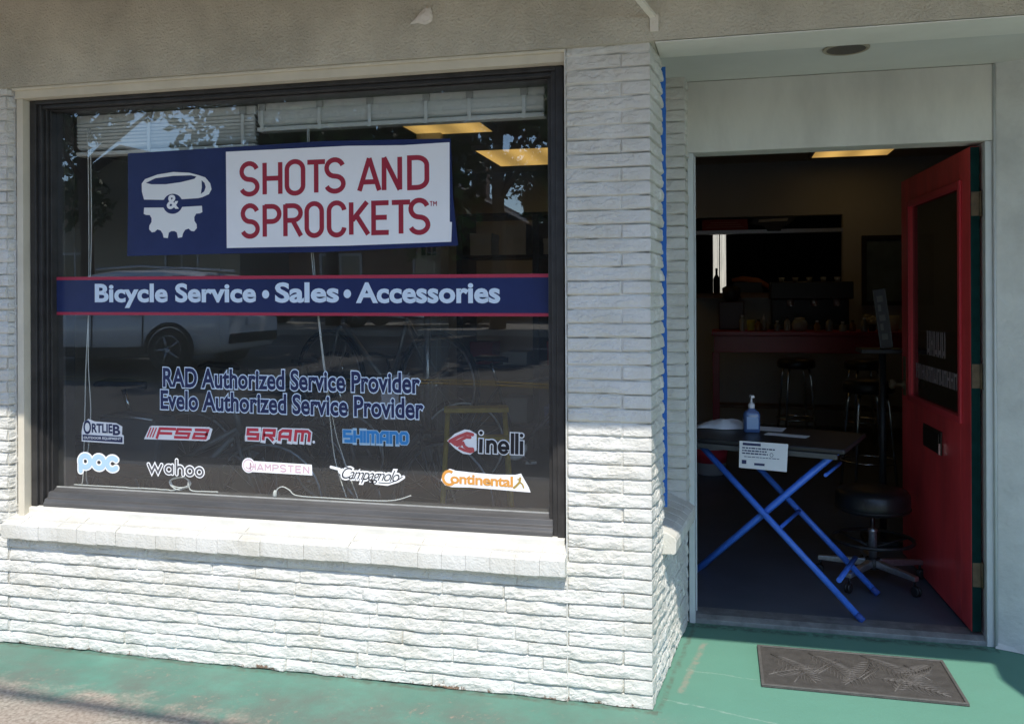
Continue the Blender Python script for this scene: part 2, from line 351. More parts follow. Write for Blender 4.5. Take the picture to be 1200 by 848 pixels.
# ------------------------------------------------------------------ split-face brick surfaces
CH = 0.0503
def joints(c):
    """joint positions along u for course c (u = X on the front, then distance round the corner)"""
    rng = random.Random(c*31+5)
    js = [-.301]
    if c % 2 == 0: js += [0.0, .205, .42, .63, .86, 1.1]
    else: js += [-.102, .105, .31, .53, .75, 1.0]
    if c < 10 and c % 2: js.remove(-.301)
    x = -.301 - rng.uniform(.08, .28)
    while x > -6: js.append(x); x -= rng.choice((.19, .24, .29, .34, .28, .31))
    # left pier corner
    js = [j for j in js if abs(j+2.694) > .06] + ([-2.694] if c % 2 else [-2.59, -2.80])
    return np.array(sorted(js))
def brick_h(u, z):
    z = np.clip(z + .0040*(fbm(u*6, z*9, 91, 3)-.5)*2, 1e-4, None)              # hand-laid courses wander a little
    c = np.floor(z/CH).astype(np.int64); t = z/CH - c
    h = np.zeros_like(u)
    for cc in np.unique(c):
        mk = c == cc; js = joints(int(cc)); uu = u[mk]; k = np.searchsorted(js, uu) ; k = np.clip(k, 1, len(js)-1)
        lo = js[k-1]; hi = js[k]; dj = np.minimum(uu-lo, hi-uu); dj = np.where(np.abs(uu) < .02, np.maximum(dj, .02 if cc % 2 == 0 else 0.02), dj)
        off = _hash(k.astype(np.int64), np.full(k.shape, cc, dtype=np.int64), 3); off2 = _hash(k.astype(np.int64), np.full(k.shape, cc, dtype=np.int64), 9)
        tt = t[mk]; zz = z[mk]
        cut = off2 > .72                                             # some bricks are sawn nearly smooth
        rock = fbm(uu*16+cc*7.3, tt*1.1+off*9, 5, 5, .55)
        ridge = 1-np.abs(fbm(uu*11+cc*3.1, tt*1.8+off2*7, 11, 4)*2-1)
        f = .012*(rock-.5)*2 + .008*(ridge-.6) + .003*(fbm(uu*90, zz*170, 23, 3)-.5)
        f = f + .006*(fbm(uu*60, zz*120, 77, 3)-.5)
        qn = np.clip((np.abs(uu)-.004)/.10, 0, 1)**.7                      # quoins at the corner are dressed smooth
        f = f*(.2+.8*qn)
        step = .003*np.where(fbm(uu*22+off*50, tt*0+cc*1.7, 31, 3) > tt, 1, -1)                  # conchoidal breaks running along the brick
        prof = .0045*np.sin(np.clip(tt, 0, 1)*PI) + .003*(.5-tt)
        b = f + step*.8*qn + prof*(.3+.7*qn) + .006*(off-.5)*(.3+.7*qn) + .010+.004*(1-qn)
        edge = np.clip(np.minimum(tt*1.0, (1-tt)*1.6)*CH/.0052, 0, 1)
        je = np.clip(dj/.0045, 0, 1)
        e = np.minimum(edge, np.maximum(je, .35))
        gr = fbm(uu*9, tt*0+cc*3.3, 57, 3)                                  # joints: some raked deep, some choked with paint
        gd = np.clip((gr-.28)*2.6, 0.12, 1)
        thin = np.clip(1-np.minimum(tt*CH, (1-tt)*CH*1.3)/.0042, 0, 1)
        vj = np.clip(1-dj/.0035, 0, 1)*.4
        h[mk] = np.maximum(b, .0015)*e*.54 - .0105*gd*np.maximum(thin, vj)**.8
    return h-.0085
def strip(segments, u0, u1, z0, z1, du, dz, name, parent, extra=None, zfun=None):
    """segments: path fn u->(x,y), normal fn u->(nx,ny); builds a displaced grid"""
    us = np.arange(u0, u1+du*.5, du)
    for cu in (0.0, -2.694):
        if u0 < cu < u1: us = np.sort(np.append(us[np.abs(us-cu) > du*.4], cu))
    nz = max(2, int(round((z1-z0)/dz))+1); zs = np.linspace(z0, z1, nz)
    Ug, Zg = np.meshgrid(us, zs)
    h = brick_h(Ug, np.clip(Zg, 1e-4, None))
    px, py, nx, ny = segments(Ug)
    X = px+nx*h; Y = py+ny*h
    mb = MB(); nu = len(us)
    mb.v = list(zip(X.ravel().tolist(), Y.ravel().tolist(), Zg.ravel().tolist()))
    for j in range(nz-1):
        for i in range(nu-1):
            a = j*nu+i; mb.f.append((a, a+1, a+nu+1, a+nu)); mb.sm.append(False)
    if extra: extra(mb)
    return mb.build(name, WHITE, parent)
SPL = Vector((.107, 1, 0)).normalized(); SPN = Vector((SPL.y, -SPL.x, 0))
def seg_right(u):
    on = u <= 0
    px = np.where(on, u, SPL.x*u); py = np.where(on, 0, SPL.y*u)
    nx = np.where(u < -1e-6, 0, np.where(u > 1e-6, SPN.x, 1.0)); ny = np.where(u < -1e-6, -1, np.where(u > 1e-6, SPN.y, -1.0))
    return px, py, nx, ny
def seg_left(u):       # left pier: front up to -2.694 then turns inwards
    c = -2.694; on = u <= c
    px = np.where(on, u, c + (u-c)*.35); py = np.where(on, 0, (u-c)*.937)
    nx = np.where(u < c-1e-6, 0, np.where(u > c+1e-6, .937, 1.0)); ny = np.where(u < c-1e-6, -1, np.where(u > c+1e-6, -.35, -1.0))
    return px, py, nx, ny

shop = thing('shop_building', 'white painted split brick shopfront with taupe stucco fascia and recessed doorway', 'building')
ZL = 2.345
strip(seg_right, -2.694, -.301, 0, .515, .0068, .0042, 'brick_wall', shop, lambda m: m.box((-2.70, .03, 0), (-.30, .2, .53)))
strip(seg_right, -.301, .262, 0, ZL, .0062, .0042, 'brick_pier', shop, lambda m: (m.prism([(-.301, .03), (-.02, .03), (.004, .258), (-.301, .258)], 'z', 0, ZL), m.box((-.305, .0005, 0), (-.3005, .05, ZL))))
strip(seg_left, -3.9, -2.61, 0, ZL, .0068, .0042, 'brick_pier', shop, lambda m: m.box((-3.9, .03, 0), (-2.68, .2, ZL)))
strip(seg_right, .262, .90, 0, .53, .0068, .0042, 'side_wall', shop, lambda m: m.prism([(-.12, .19), (-.006, .19), (.062, .88), (-.06, .88)], 'z', 0, .53))
# far pier of the side window (faces the street with its return)
RC = Vector((.091, .765))
def seg_wrap(u):
    on = u <= 0
    px = np.where(on, RC.x+u, RC.x+SPL.x*u); py = np.where(on, RC.y, RC.y+SPL.y*u)
    nx = np.where(u < -1e-6, 0, np.where(u > 1e-6, SPN.x, 1.0)); ny = np.where(u < -1e-6, -1, np.where(u > 1e-6, SPN.y, -1.0))
    return px, py, nx, ny
strip(seg_wrap, -.19, .125, .53, 2.412, .0062, .0042, 'side_return', shop, lambda m: m.prism([(-.12, .785), (.078, .785), (.088, .88), (-.12, .88)], 'z', .5, 2.412))
# fascia (stucco), window head and soffit
fb = MB(); fb.box((-6, -.018, ZL), (.016, .25, 3.3)); fb.prism([(-.018, ZL), (.25, ZL+.02), (.25, 3.3), (-.018, 3.3)], 'x', .016, 6)
fascia = fb.build('stucco_fascia', STUCCO, shop)
MB().prism([(-.012, ZL-.006), (.262, ZL+.014), (.262, ZL+.018), (-.012, ZL-.002)], 'x', .02, 5.9).build('beam_underside', mat('pale_smooth_plaster', (.84, .81, .72), .7, var=.08, scale=3), shop)
# broken patch where an old fixing was torn out
rng = random.Random(3); pb = MB()
out = [(-.885, 2.47), (-.862, 2.487), (-.842, 2.512), (-.815, 2.531), (-.800, 2.527), (-.793, 2.492), (-.797, 2.476), (-.822, 2.463), (-.85, 2.472)]
cx_, cz_ = -.832, 2.493
for k, (ro, dy) in enumerate(((1, -.0185), (.8, -.026), (.35, -.029))): pb.v += [(cx_+(x-cx_)*ro, dy-.004*rng.random(), cz_+(z-cz_)*ro) for x, z in out]
n = len(out)
for k in range(2):
    for i in range(n): pb.f.append((k*n+i, k*n+(i+1) % n, (k+1)*n+(i+1) % n, (k+1)*n+i)); pb.sm.append(False)
pb.f.append(tuple(range(2*n, 3*n))); pb.sm.append(False)
pb.build('plaster_patch', mat('bare_plaster', (.80, .74, .66), .85, var=.15, scale=30, bump=.4, bscale=90), fascia)
hb = MB(); hb.box((-2.665, .012, 2.302), (-.302, .2, ZL-.001)); hb.box((-2.665, -.006, 2.334), (-.302, .012, ZL-.001))
hb.box((-2.665, .02, .53), (-2.634, .2, 2.302))
hb.build('window_trim', TRIM, shop, .002)
sb = MB(); sb.prism([(.25, ZL+.018), (.34, 2.398), (.89, 2.408), (.89, 2.45), (.25, 2.45)], 'x', -.12, 3.2)
soffit = sb.build('soffit', SOFF, shop)
# header panel over the door with a cove strip
hd = MB(); hd.box((.086, .862, 2.092), (1.335, .99, 2.406)); hd.build('door_header', SMOOTH, shop, .003)
for x0, x1, y0 in ((.098, .1245, .868), (1.305, 1.336, .868)):
    j = MB(); j.box((x0, y0, 0), (x1, 1.0, 2.091))
    j.build('door_jamb', JAMB, shop, .003)
st = MB(); st.box((.125, .93, .035), (.131, .99, 2.091)); st.build('door_stop', JAMB, shop, .002)
cas = MB(); cas.tube([(1.338, .861, 0.004), (1.338, .861, 2.404)], .006, 8); cas.build('corner_bead', JAMB, shop)
th = MB(); th.prism([(.872, 0), (.99, 0), (.99, .034), (.90, .034), (.872, .02)], 'x', .125, 1.305); th.build('door_threshold', mat('worn_threshold', (.27, .28, .28), .5, .4, var=.3, scale=18), shop, .002)
# right splayed wall
rw = MB(); d = Vector((.114, -.062, 0)).normalized()
p0 = Vector((1.34, .866, 0)); p1 = p0 + d*1.0; p2 = Vector((6, p1.y, 0))
rw.prism([(p0.x, p0.y), (p1.x, p1.y), (6, p1.y), (6, 1.0), (p0.x, 1.0)], 'z', 0, 2.42)
rwo = rw.build('stucco_wall', RWALL, shop, .006)
ft = MB(); rr = random.Random(8)
prof = [(0, .0)]
for i in range(34):
    a = i/33; p = p0 + d*a*1.0; q = -d.y, d.x
    hgt = .018+.02*rr.random(); dep = .006+.012*rr.random()
    ft.v += [(p.x, p.y-.0005, hgt), (p.x-.47*dep, p.y-.88*dep, .003)]
for i in range(33): ft.f.append((2*i, 2*i+1, 2*i+3, 2*i+2)); ft.sm.append(False)
ft.build('mortar_fillet', RWALL, shop)

# brick sill: a row of header bricks, painted
sill = MB(); rng = random.Random(11); nb = 26; x0, x1 = -2.695, -.303; wbr = (x1-x0)/nb
for i in range(nb):
    a = x0+i*wbr+.0005; b = x0+(i+1)*wbr-.0005; jz = rng.uniform(-.0015, .0015); jy = rng.uniform(-.002, .002); rx = rng.uniform(-.0004, .0004)
    nx_ = 6; ny_ = 4
    # rounded worn brick with small irregularities
    g = []
    sec = [(.065, .552), (.03, .5405), (-.005, .529), (-.036+jy, .5185), (-.0405+jy, .513), (-.041+jy, .485), (-.040+jy, .458), (-.035+jy, .4535), (.02, .4535)]
    base = len(sill.v)
    for k in range(nx_+1):
        x = a+(b-a)*k/nx_; ed = .0012 if k in (0, nx_) else 0
        for (yy, zz) in sec:
            sill.v.append((x, yy+ed+rng.uniform(-.0007, .0007), zz+jz-(ed if zz > .49 else -ed)*.7+rx*k+rng.uniform(-.0006, .0006)))
    m_ = len(sec)
    for k in range(nx_):
        for q in range(m_-1): sill.f.append((base+k*m_+q, base+(k+1)*m_+q, base+(k+1)*m_+q+1, base+k*m_+q+1)); sill.sm.append(False)
    sill.f.append(tuple(base+q for q in range(m_))); sill.f.append(tuple(base+nx_*m_+q for q in range(m_-1, -1, -1))); sill.sm += [False, False]
sill.box((-2.69, -.008, .455), (-.305, .08, .532))
sill.build('brick_sill', WHITE, shop)
sb2 = MB(); sb2.prism([(.044, .53), (.2, .53), (.2, .585), (.058, .572), (.044, .567)], 'x', -2.634, -.319); sb2.build('sill_board', mat('white_sill_paint', (.70, .68, .61), .6, var=.1, scale=8), shop, .002)

# main window: bronze frame, glass
win = bpy.data.objects.new('shop_window', None); COL.objects.link(win); win.parent = shop
GX0, GX1, GZ0, GZ1, GY = -2.566, -.385, .655, 2.262, .13
fr = MB()
XO0, XO1, ZO0, ZO1 = -2.632, -.3195, .562, 2.301
fr.box((XO0, .056, ZO0), (-2.602, .2, ZO1)); fr.box((-2.602, .068, ZO0), (-2.584, .2, ZO1)); fr.box((-2.584, .088, ZO0), (-2.574, .2, ZO1)); fr.box((-2.574, .104, ZO0), (GX0, .2, ZO1)); fr.box((GX0, .139, ZO0), (-2.530, .2, ZO1))
fr.box((-.347, .056, ZO0), (XO1, .2, ZO1)); fr.box((-.366, .066, ZO0), (-.347, .2, ZO1)); fr.box((GX1, .095, ZO0), (-.366, .2, ZO1))
fr.box((-2.602, .056, 2.284), (-.347, .2, ZO1)); fr.box((-2.584, .072, 2.268), (-.366, .2, 2.284)); fr.box((GX0, .1, GZ1), (GX1, .2, 2.268))
fr.build('frame', BRONZE, win, .0025)
fb2 = MB(); fb2.prism([(.058, .564), (.2, .564), (.2, .640), (.124, .640), (.112, .632), (.088, .627), (.083, .607), (.066, .602), (.062, .590), (.057, .587)], 'x', -2.5735, -.3662)
fb2.build('bottom_rail', BRONZE2, win, .0015)
gl = bx((GX0-.005, GY, .632), (GX1+.005, GY+.006, GZ1+.004)).build('glass_pane', GLASS, win)
# streaks of old silicone along the glass edge
sl_ = MB(); sl_.box((GX0+.001, GY-.004, .640), (GX1-.001, GY-.0005, .645)); sl_.build('glazing_bead', mat('grey_silicone', (.42, .42, .39), .6, var=.2, scale=20), win)

# side window
sw = bpy.data.objects.new('side_window', None); COL.objects.link(sw); sw.parent = shop
MB().prism([(-.085, .20), (-.078, .20), (-.022, .762), (-.029, .762)], 'z', .62, 2.32).build('glass_pane', GLASS2, sw)
MB().prism([(-.10, .20), (-.055, .20), (.0, .762), (-.045, .762)], 'z', 2.285, 2.42).build('frame', SOFF, sw)
ss = MB()
for i in range(6):
    a = .225+i*.09; b = a+.0885
    def P(y, off, z): return (SPL.x*y/SPL.y+off, y, z)
    sec = [(-.11, .615), (.02, .565), (.045, .548), (.05, .535), (.048, .492), (.04, .485), (-.02, .485), (-.11, .485)]
    vs = [P(a, o_, z) for o_, z in sec] + [P(b, o_, z) for o_, z in sec]; k = len(sec)
    ss.add(vs, [tuple(range(k)), tuple(range(2*k-1, k-1, -1))] + [(q, (q+1) % k, k+(q+1) % k, k+q) for q in range(k)])
ss.build('sill', WHITE, sw, .004)
tb = MB(); rr = random.Random(4); N = 60
for i in range(N+1):
    z = .655+i*(2.325-.655)/N; tb.v += [(.005, .2635, z), (.0385+.0025*rr.random(), .2635, z), (.005, .265, z), (.0385, .265, z)]
for i in range(N):
    a = 4*i; tb.f += [(a, a+1, a+5, a+4), (a+1, a+3, a+7, a+5), (a+3, a+2, a+6, a+7)]; tb.sm += [False]*3
tag(tb.build('masking_tape', TAPE), 'long blue masking tape strip down the side window edge by the doorway', 'tape')

# shell of the shop: inner walls, ceiling, floor
iw = MB()
iw.box((-6.2, .2, 0), (-2.69, .34, 3.1)); iw.box((-2.69, .2, 0), (-.32, .3, .56)); iw.box((-2.69, .25, 2.303), (-.32, .34, 3.1)); iw.box((-.32, .2, 0), (-.12, .34, 3.1))
iw.box((-6.2, .34, 0), (-6.06, 7.0, 3.1)); iw.box((3.4, 1.0, 0), (3.54, 7.0, 3.1)); iw.box((-.2, .25, 2.45), (3.54, .34, 3.1))
iw.box((-.12, .2, 2.345), (-.1, .9, 3.1)); iw.box((-.12, .88, 2.45), (3.5, 1.0, 3.1)); iw.box((-.12, .88, 0), (.087, .99, 2.45)); 
iw.build('interior_wall', INWALL, shop)
bw = MB(); bw.box((-6.2, 7.0, 0), (-.025, 7.12, 3.1)); bw.box((1.55, 7.0, 0), (3.54, 7.12, 3.1)); bw.box((-.025, 7.0, 0), (1.55, 7.12, 1.47)); bw.box((-.025, 7.0, 2.35), (1.55, 7.12, 3.1))
bw.build('back_wall', INWALL, shop)
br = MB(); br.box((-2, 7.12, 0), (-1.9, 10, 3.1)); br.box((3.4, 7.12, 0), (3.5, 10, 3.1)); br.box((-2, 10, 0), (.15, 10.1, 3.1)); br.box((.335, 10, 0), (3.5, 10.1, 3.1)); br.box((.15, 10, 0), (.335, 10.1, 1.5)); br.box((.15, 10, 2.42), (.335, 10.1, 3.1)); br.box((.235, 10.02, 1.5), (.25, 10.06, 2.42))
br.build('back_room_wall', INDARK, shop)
bx((-6.2, .25, 2.95), (3.54, 10.1, 3.1)).build('ceiling', CEILM, shop)
bx((-6.3, -.01, 3.3), (6, 10.2, 3.5)).build('roof', ROOFM, shop)
fl = MB(); fl.box((-6.2, .21, .0), (-.1, 10.1, .03)); fl.box((-.1, .99, 0), (3.54, 10.1, .03)); tag(fl.build('floor', FLOORM), kind='structure')
tag(bx((-6.2, 15, 0), (6, 15.2, 3.2)).build('neighbour_wall', mat('white_lap_siding', (.50, .44, .33), .8, var=.5, scale=4, stretch=(9, 1, .3))), 'sunlit pale wall glimpsed through the narrow rear window', 'wall')

# red door, swung inwards
A = Vector((1.2945, .905, .045)); ang = math.atan2(2.03-.90, 1.212-1.262)      # hinge and direction
door = bpy.data.objects.new('entry_door', None); COL.objects.link(door); door.parent = shop; door.location = A; door.rotation_euler = (0, 0, ang)
tag(door, 'red wooden door standing open with a dark glass panel')
# local: x along the leaf, y thickness (local -y faces the room side at right... +y faces left/camera), z up
W, HD, T = 1.14, 2.03, .038
g0, g1, gz0, gz1 = .135, .955, .885, 1.875
lf = MB(); lf.box((0, 0, 0), (g0, T, HD)); lf.box((g1, 0, 0), (W, T, HD)); lf.box((g0, 0, 0), (g1, T, gz0)); lf.box((g0, 0, gz1), (g1, T, HD))
lf.build('door_leaf', REDDOOR, door, .002)
mo = MB()
for a, b in (((g0-.03, T, gz0-.03), (g0, T+.012, gz1+.03)), ((g1, T, gz0-.03), (g1+.03, T+.012, gz1+.03)), ((g0, T, gz1), (g1, T+.012, gz1+.03)), ((g0, T, gz0-.03), (g1, T+.012, gz0))): mo.box(a, b)
mo.build('glass_moulding', mat('red_moulding_paint', (.60, .045, .06), .35), door, .003)
bx((g0, .018, gz0), (g1, .026, gz1)).build('glass_pane', glass('door_pane', 1.5, (.35, .37, .38), .006), door)
ge = MB(); ge.box((-.003, .0015, .002), (-.0005, T-.0015, HD-.002)); ge.build('door_edge', GREENEDGE, door)
ms = MB(); ms.box((.40, T+.0005, .665), (.70, T+.008, .775)); ms.box((.42, T+.008, .68), (.68, T+.014, .76)); ms.build('mail_slot', mat('aged_bronze', (.05, .04, .033), .4, .7), door, .002)
mf = bx((.405, T+.0085, .668), (.418, T+.016, .72)).build('mail_slot_catch', CHROME, door)
hn = MB(); hn.lathe([(.026, 0), (.026, .008), (.010, .012), (.010, .045), (.026, .055), (.028, .07), (.018, .08)], (W-.06, T, .93), 'y', 16); hn.box((W-.085, T, .87), (W-.035, T+.004, 1.08)); hn.build('door_handle', BRASS, door)
for z in (.19, 1.02, 1.74):
    h = MB(); h.box((-.0045, .004, z), (-.0032, T-.004, z+.10)); h.tube([(-.004, -.002, z-.003), (-.004, -.002, z+.103)], .005, 8)
    for q in (.02, .055, .09): h.lathe([(.0035, -.0052), (.002, -.0046)], (0, T*.5+(-.008 if q == .055 else .006), z+q), 'x', 8)
    h.build('hinge', BRASS, door)
sp = MB(); rr = random.Random(2)                                               # faded lettering on the door glass, too worn to read
def lettering_block(mb, x0, x1, z0, z1, n, rows=1):
    wd = (x1-x0)/n
    for i in range(n):
        a = x0+i*wd+wd*.12; b = x0+(i+1)*wd-wd*.12; t = wd*.18
        mb.box((a, .0265, z0), (a+t, .0275, z1)); mb.box((b-t, .0265, z0), (b, .0275, z1))
        zz = z0+(z1-z0)*rr.choice((.1, .45, .8)); mb.box((a+t, .0265, zz), (b-t, .0275, zz+(z1-z0)*.17))
lettering_block(sp, .385, .70, 1.115, 1.235, 5); lettering_block(sp, .16, .90, .985, 1.06, 14)
sp.build('worn_lettering', mat('faded_lettering', (.30, .24, .25), .6), door)

# recessed can light in the soffit
dl = thing('recessed_downlight', 'round recessed downlight with a dark opening in the entry soffit', 'light fixture', (.71, .45, 2.4))
MB().lathe([(.078, .0045), (.086, -.001), (.084, -.005), (.074, -.006), (.071, -.003), (.071, .004)], (0, 0, -.002), 'z', 32).build('trim_ring', mat('yellowed_trim', (.42, .36, .26), .55, var=.2, scale=30), dl)
MB().lathe([(.0705, -.0045), (.05, -.0040), (.02, -.0036)], (0, 0, -.002), 'z', 32).build('reflector', mat('dark_brown_reflector', (.05, .038, .025), .4, .3), dl)

# awning over the pavement (casts the shade) with its strut
aw = thing('awning', 'flat awning over the pavement held by a thin cream strut above the pier', 'awning', (0, -.02, 2.75))
cs = MB(); cs.box((-6, -1.216, 0), (1.80, -.0, .12)); cs.prism([(1.802, 0), (6, 0), (6, -2.10), (2.03, -2.10), (1.852, -1.62), (1.802, -1.45), (1.822, -1.27)], 'z', .001, .12)  # deeper right-hand slab is added out of view, outlined to cast the notched shadow
cs.build('canopy', mat('awning_underside', (.50, .34, .19), .8, var=.08), aw)
sr = MB(); a = Vector((.018, -.012, 2.425)) ; b = Vector((-.46, -1.15, 2.80))
off = Vector((0, -.02, 2.75)); dirv = (b-a).normalized(); sd_ = dirv.cross(Vector((0, 0, 1))).normalized(); upv = sd_.cross(dirv)
vs = [p - off + sd_*sx_*.011 + upv*uz*.006 for p in (a, b) for sx_, uz in ((-1, -1), (1, -1), (1, 1), (-1, 1))]
sr.add(vs, [(0, 1, 2, 3), (4, 7, 6, 5), (0, 4, 5, 1), (1, 5, 6, 2), (2, 6, 7, 3), (3, 7, 4, 0)]); sr.build('strut', mat('cream_strut_paint', (.78, .73, .62), .6), aw)
fp = MB(); fp.box((.003, -.007, -.375), (.032, .001, -.318)); fp.lathe([(.007, -.012), (.004, -.014)], (.0175, 0.004, -.345), 'y', 10); fp.build('strut_foot', mat('cream_strut_paint', (.78, .73, .62), .6), aw, .001)

# ------------------------------------------------------------------ ground
GW = 60
tag(bx((-GW, -3.4, -.3), (GW, 1.2, 0)).build('sidewalk', pavement_paint()), kind='structure')
tag(bx((-GW, -3.56, -.3), (GW, -3.404, -.004)).build('kerb', CONC), kind='structure')
def gz(y):            # the street climbs away from the shop
    y = -y
    return -.13 if y < 3.6 else -.13 + (min(y, 12)-3.6)*.075 + max(0, min(y, 40)-12)*.012
road = MB(); ys = [-3.56, -5, -7, -9, -12, -16.2]
road.v = [(x, y, gz(y)) for y in ys for x in (-GW, GW)]; road.f = [(2*i, 2*i+1, 2*i+3, 2*i+2) for i in range(len(ys)-1)]; road.sm = [False]*(len(ys)-1)
tag(road.build('road', ASPH), kind='structure')
def stripe(y, wd, x0, x1, mm, name):
    s = MB(); s.v = [(x0, y-wd/2, gz(y-wd/2)+.005), (x1, y-wd/2, gz(y-wd/2)+.005), (x1, y+wd/2, gz(y+wd/2)+.005), (x0, y+wd/2, gz(y+wd/2)+.005)]; s.f = [(0, 1, 2, 3)]; s.sm = [False]
    return s
ln = MB()
for yy in (-8.35, -8.6): q = stripe(yy, .11, -GW, GW, None, ''); ln.add(q.v, [(0, 1, 2, 3)])
tag(ln.build('centre_line', ROADY), kind='structure')
wl = MB(); 
for k in range(-8, 9): q = stripe(-12.4, .13, k*3.2, k*3.2+1.7, None, ''); wl.add(q.v, [(0, 1, 2, 3)])
tag(wl.build('road_marking', ROADW), kind='structure')
fs = MB(); fs.v = [(x, y, gz(y)+.13) for y in (-16.2, -40) for x in (-GW, GW)] + [(-GW, -16.2, gz(-16.2)-.1), (GW, -16.2, gz(-16.2)-.1)]; fs.f = [(0, 1, 3, 2), (0, 4, 5, 1)]; fs.sm = [False]*2
tag(fs.build('opposite_sidewalk', CONC), kind='structure')
g = MB(); g.box((-1500, -1500, -.9), (1500, 1500, -.5)); tag(g.build('ground', mat('dry_ground', (.16, .15, .10), .9, var=.2, scale=.05)), kind='structure')
tag(bx((-40, 10.2, -.4), (40, 30, -.01)).build('rear_yard', CONC), kind='structure')
# doormat
MX, MY, MW, MDp = .380, .2755, .7085, .3818
dm = thing('doormat', 'brown rubber doormat with embossed fern leaves before the doorway', 'doormat', (MX, MY, .0))
bx((0, 0, .001), (MW, MDp, .008)).build('mat_base', MATM, dm, .002)
mr = MB()
for a, b in (((.0, 0, .0079), (MW, .012, .0125)), ((0, MDp-.012, .0079), (MW, MDp, .0125)), ((0, .012, .0079), (.012, MDp-.012, .0125)), ((MW-.012, .012, .0079), (MW, MDp-.012, .0125))): mr.box(a, b)
mr.build('mat_border', mat('grey_rubber', (.11, .104, .096), .65, var=.2, scale=40), dm, .002)
fm = MB()
def frond(mb, p, q, n=11, ln_=.062, r=.0022):
    p = Vector((*p, .0085)); q = Vector((*q, .0085)); d_ = q-p; nn = Vector((-d_.y, d_.x, 0)).normalized(); dn = d_.normalized()
    ctr = [p + d_*t + nn*.02*math.sin(PI*t) for t in (0, .25, .5, .75, 1)]; mb.tube(ctr, r*1.3, 6)
    for i in range(n):
        t = .1+.85*i/n; c = p+d_*t+nn*.02*math.sin(PI*t); L = ln_*math.sin(PI*(.15+.8*t))
        for s_ in (-1, 1): mb.tube([c, c+(nn*s_*.75+dn*.5)*L*.55, c+(nn*s_*.85+dn*.95)*L], [r, r*1.15, r*.3], 5)
for a, b in (((.03, .10), (.25, .20)), ((.05, .30), (.20, .06)), ((.20, .34), (.33, .10)), ((.43, .33), (.30, .07)), ((.40, .36), (.58, .12)), ((.42, .16), (.66, .05)), ((.66, .33), (.50, .22)), ((.47, .05), (.63, .27))): frond(fm, a, b)
for a_, b_ in (((.30, .30), (.20, .16)), ((.315, .29), (.215, .15)), ((.36, .14), (.44, .26)), ((.372, .13), (.452, .25)), ((.12, .05), (.16, .16)), ((.55, .30), (.62, .18))): fm.tube([(*a_, .0085), (*b_, .0085)], .003, 6)
fm.build('leaf_relief', mat('worn_rubber_relief', (.105, .096, .087), .6, var=.3, scale=30), dm)

# ------------------------------------------------------------------ lettering helpers (flat vinyl on the glass, facing the street)
GF = GY                                   # outer face of the glass
def arc(cx, cy, rx, ry, a0, a1, n=12): return [(cx+rx*math.cos(rad(a0+(a1-a0)*i/n)), cy+ry*math.sin(rad(a0+(a1-a0)*i/n))) for i in range(n+1)]
def ribbon(mb, pts, hw, y, closed=False, cap='flat', step=0):
    P = [Vector((a, b)) for a, b in pts]
    Q = [P[0]]
    for p in P[1:]:
        if (p-Q[-1]).length > 1e-5: Q.append(p)
    P = Q; n = len(P)
    if closed and (P[0]-P[-1]).length < 1e-4: P = P[:-1]; n -= 1
    L = []; R = []
    for i in range(n):
        if closed: a = P[(i-1) % n]; b = P[(i+1) % n]
        else: a = P[max(0, i-1)]; b = P[min(n-1, i+1)]
        d0 = (P[i]-a).normalized() if (P[i]-a).length > 1e-9 else None; d1 = (b-P[i]).normalized() if (b-P[i]).length > 1e-9 else None
        d0 = d0 or d1; d1 = d1 or d0
        n0 = Vector((-d0.y, d0.x)); n1 = Vector((-d1.y, d1.x)); nn = n0+n1
        if nn.length < 1e-6: nn = n0.copy()
        nn.normalize(); k = hw/max(.45, nn.dot(n0)); p = P[i].copy()
        if not closed and cap == 'square':
            if i == 0: p -= d1*hw
            if i == n-1: p += d0*hw
        L.append(p+nn*k); R.append(p-nn*k)
    vs = [(v.x, y, v.y) for v in L] + [(v.x, y, v.y) for v in R]
    m_ = n if closed else n-1
    if step:
        for i in range(m_):
            j = (i+1) % n; mb.add([(vs[q][0], y-step*(i % 9), vs[q][2]) for q in (i, j, n+j, n+i)], [(0, 1, 2, 3)])
    else: mb.add(vs, [(i, (i+1) % n, n+(i+1) % n, n+i) for i in range(m_)])
    if not closed and cap == 'round':
        for p, q, e in ((P[0], P[1], 0), (P[-1], P[-2], 1)):
            d_ = (p-q).normalized(); a0 = math.degrees(math.atan2(d_.y, d_.x)); a_ = arc(p.x, p.y, hw, hw, a0-90, a0+90, 10)
            mb.add([(x, y, z) for x, z in a_], [tuple(range(11))])
from mathutils.geometry import tessellate_polygon
def fill(mb, loops, y):
    vs = [[Vector((a, b, 0)) for a, b in l] for l in loops]; tri = tessellate_polygon(vs); flat = [p for l in loops for p in l]
    mb.add([(a, y, b) for a, b in flat], [tuple(t) for t in tri])
W_ = .5
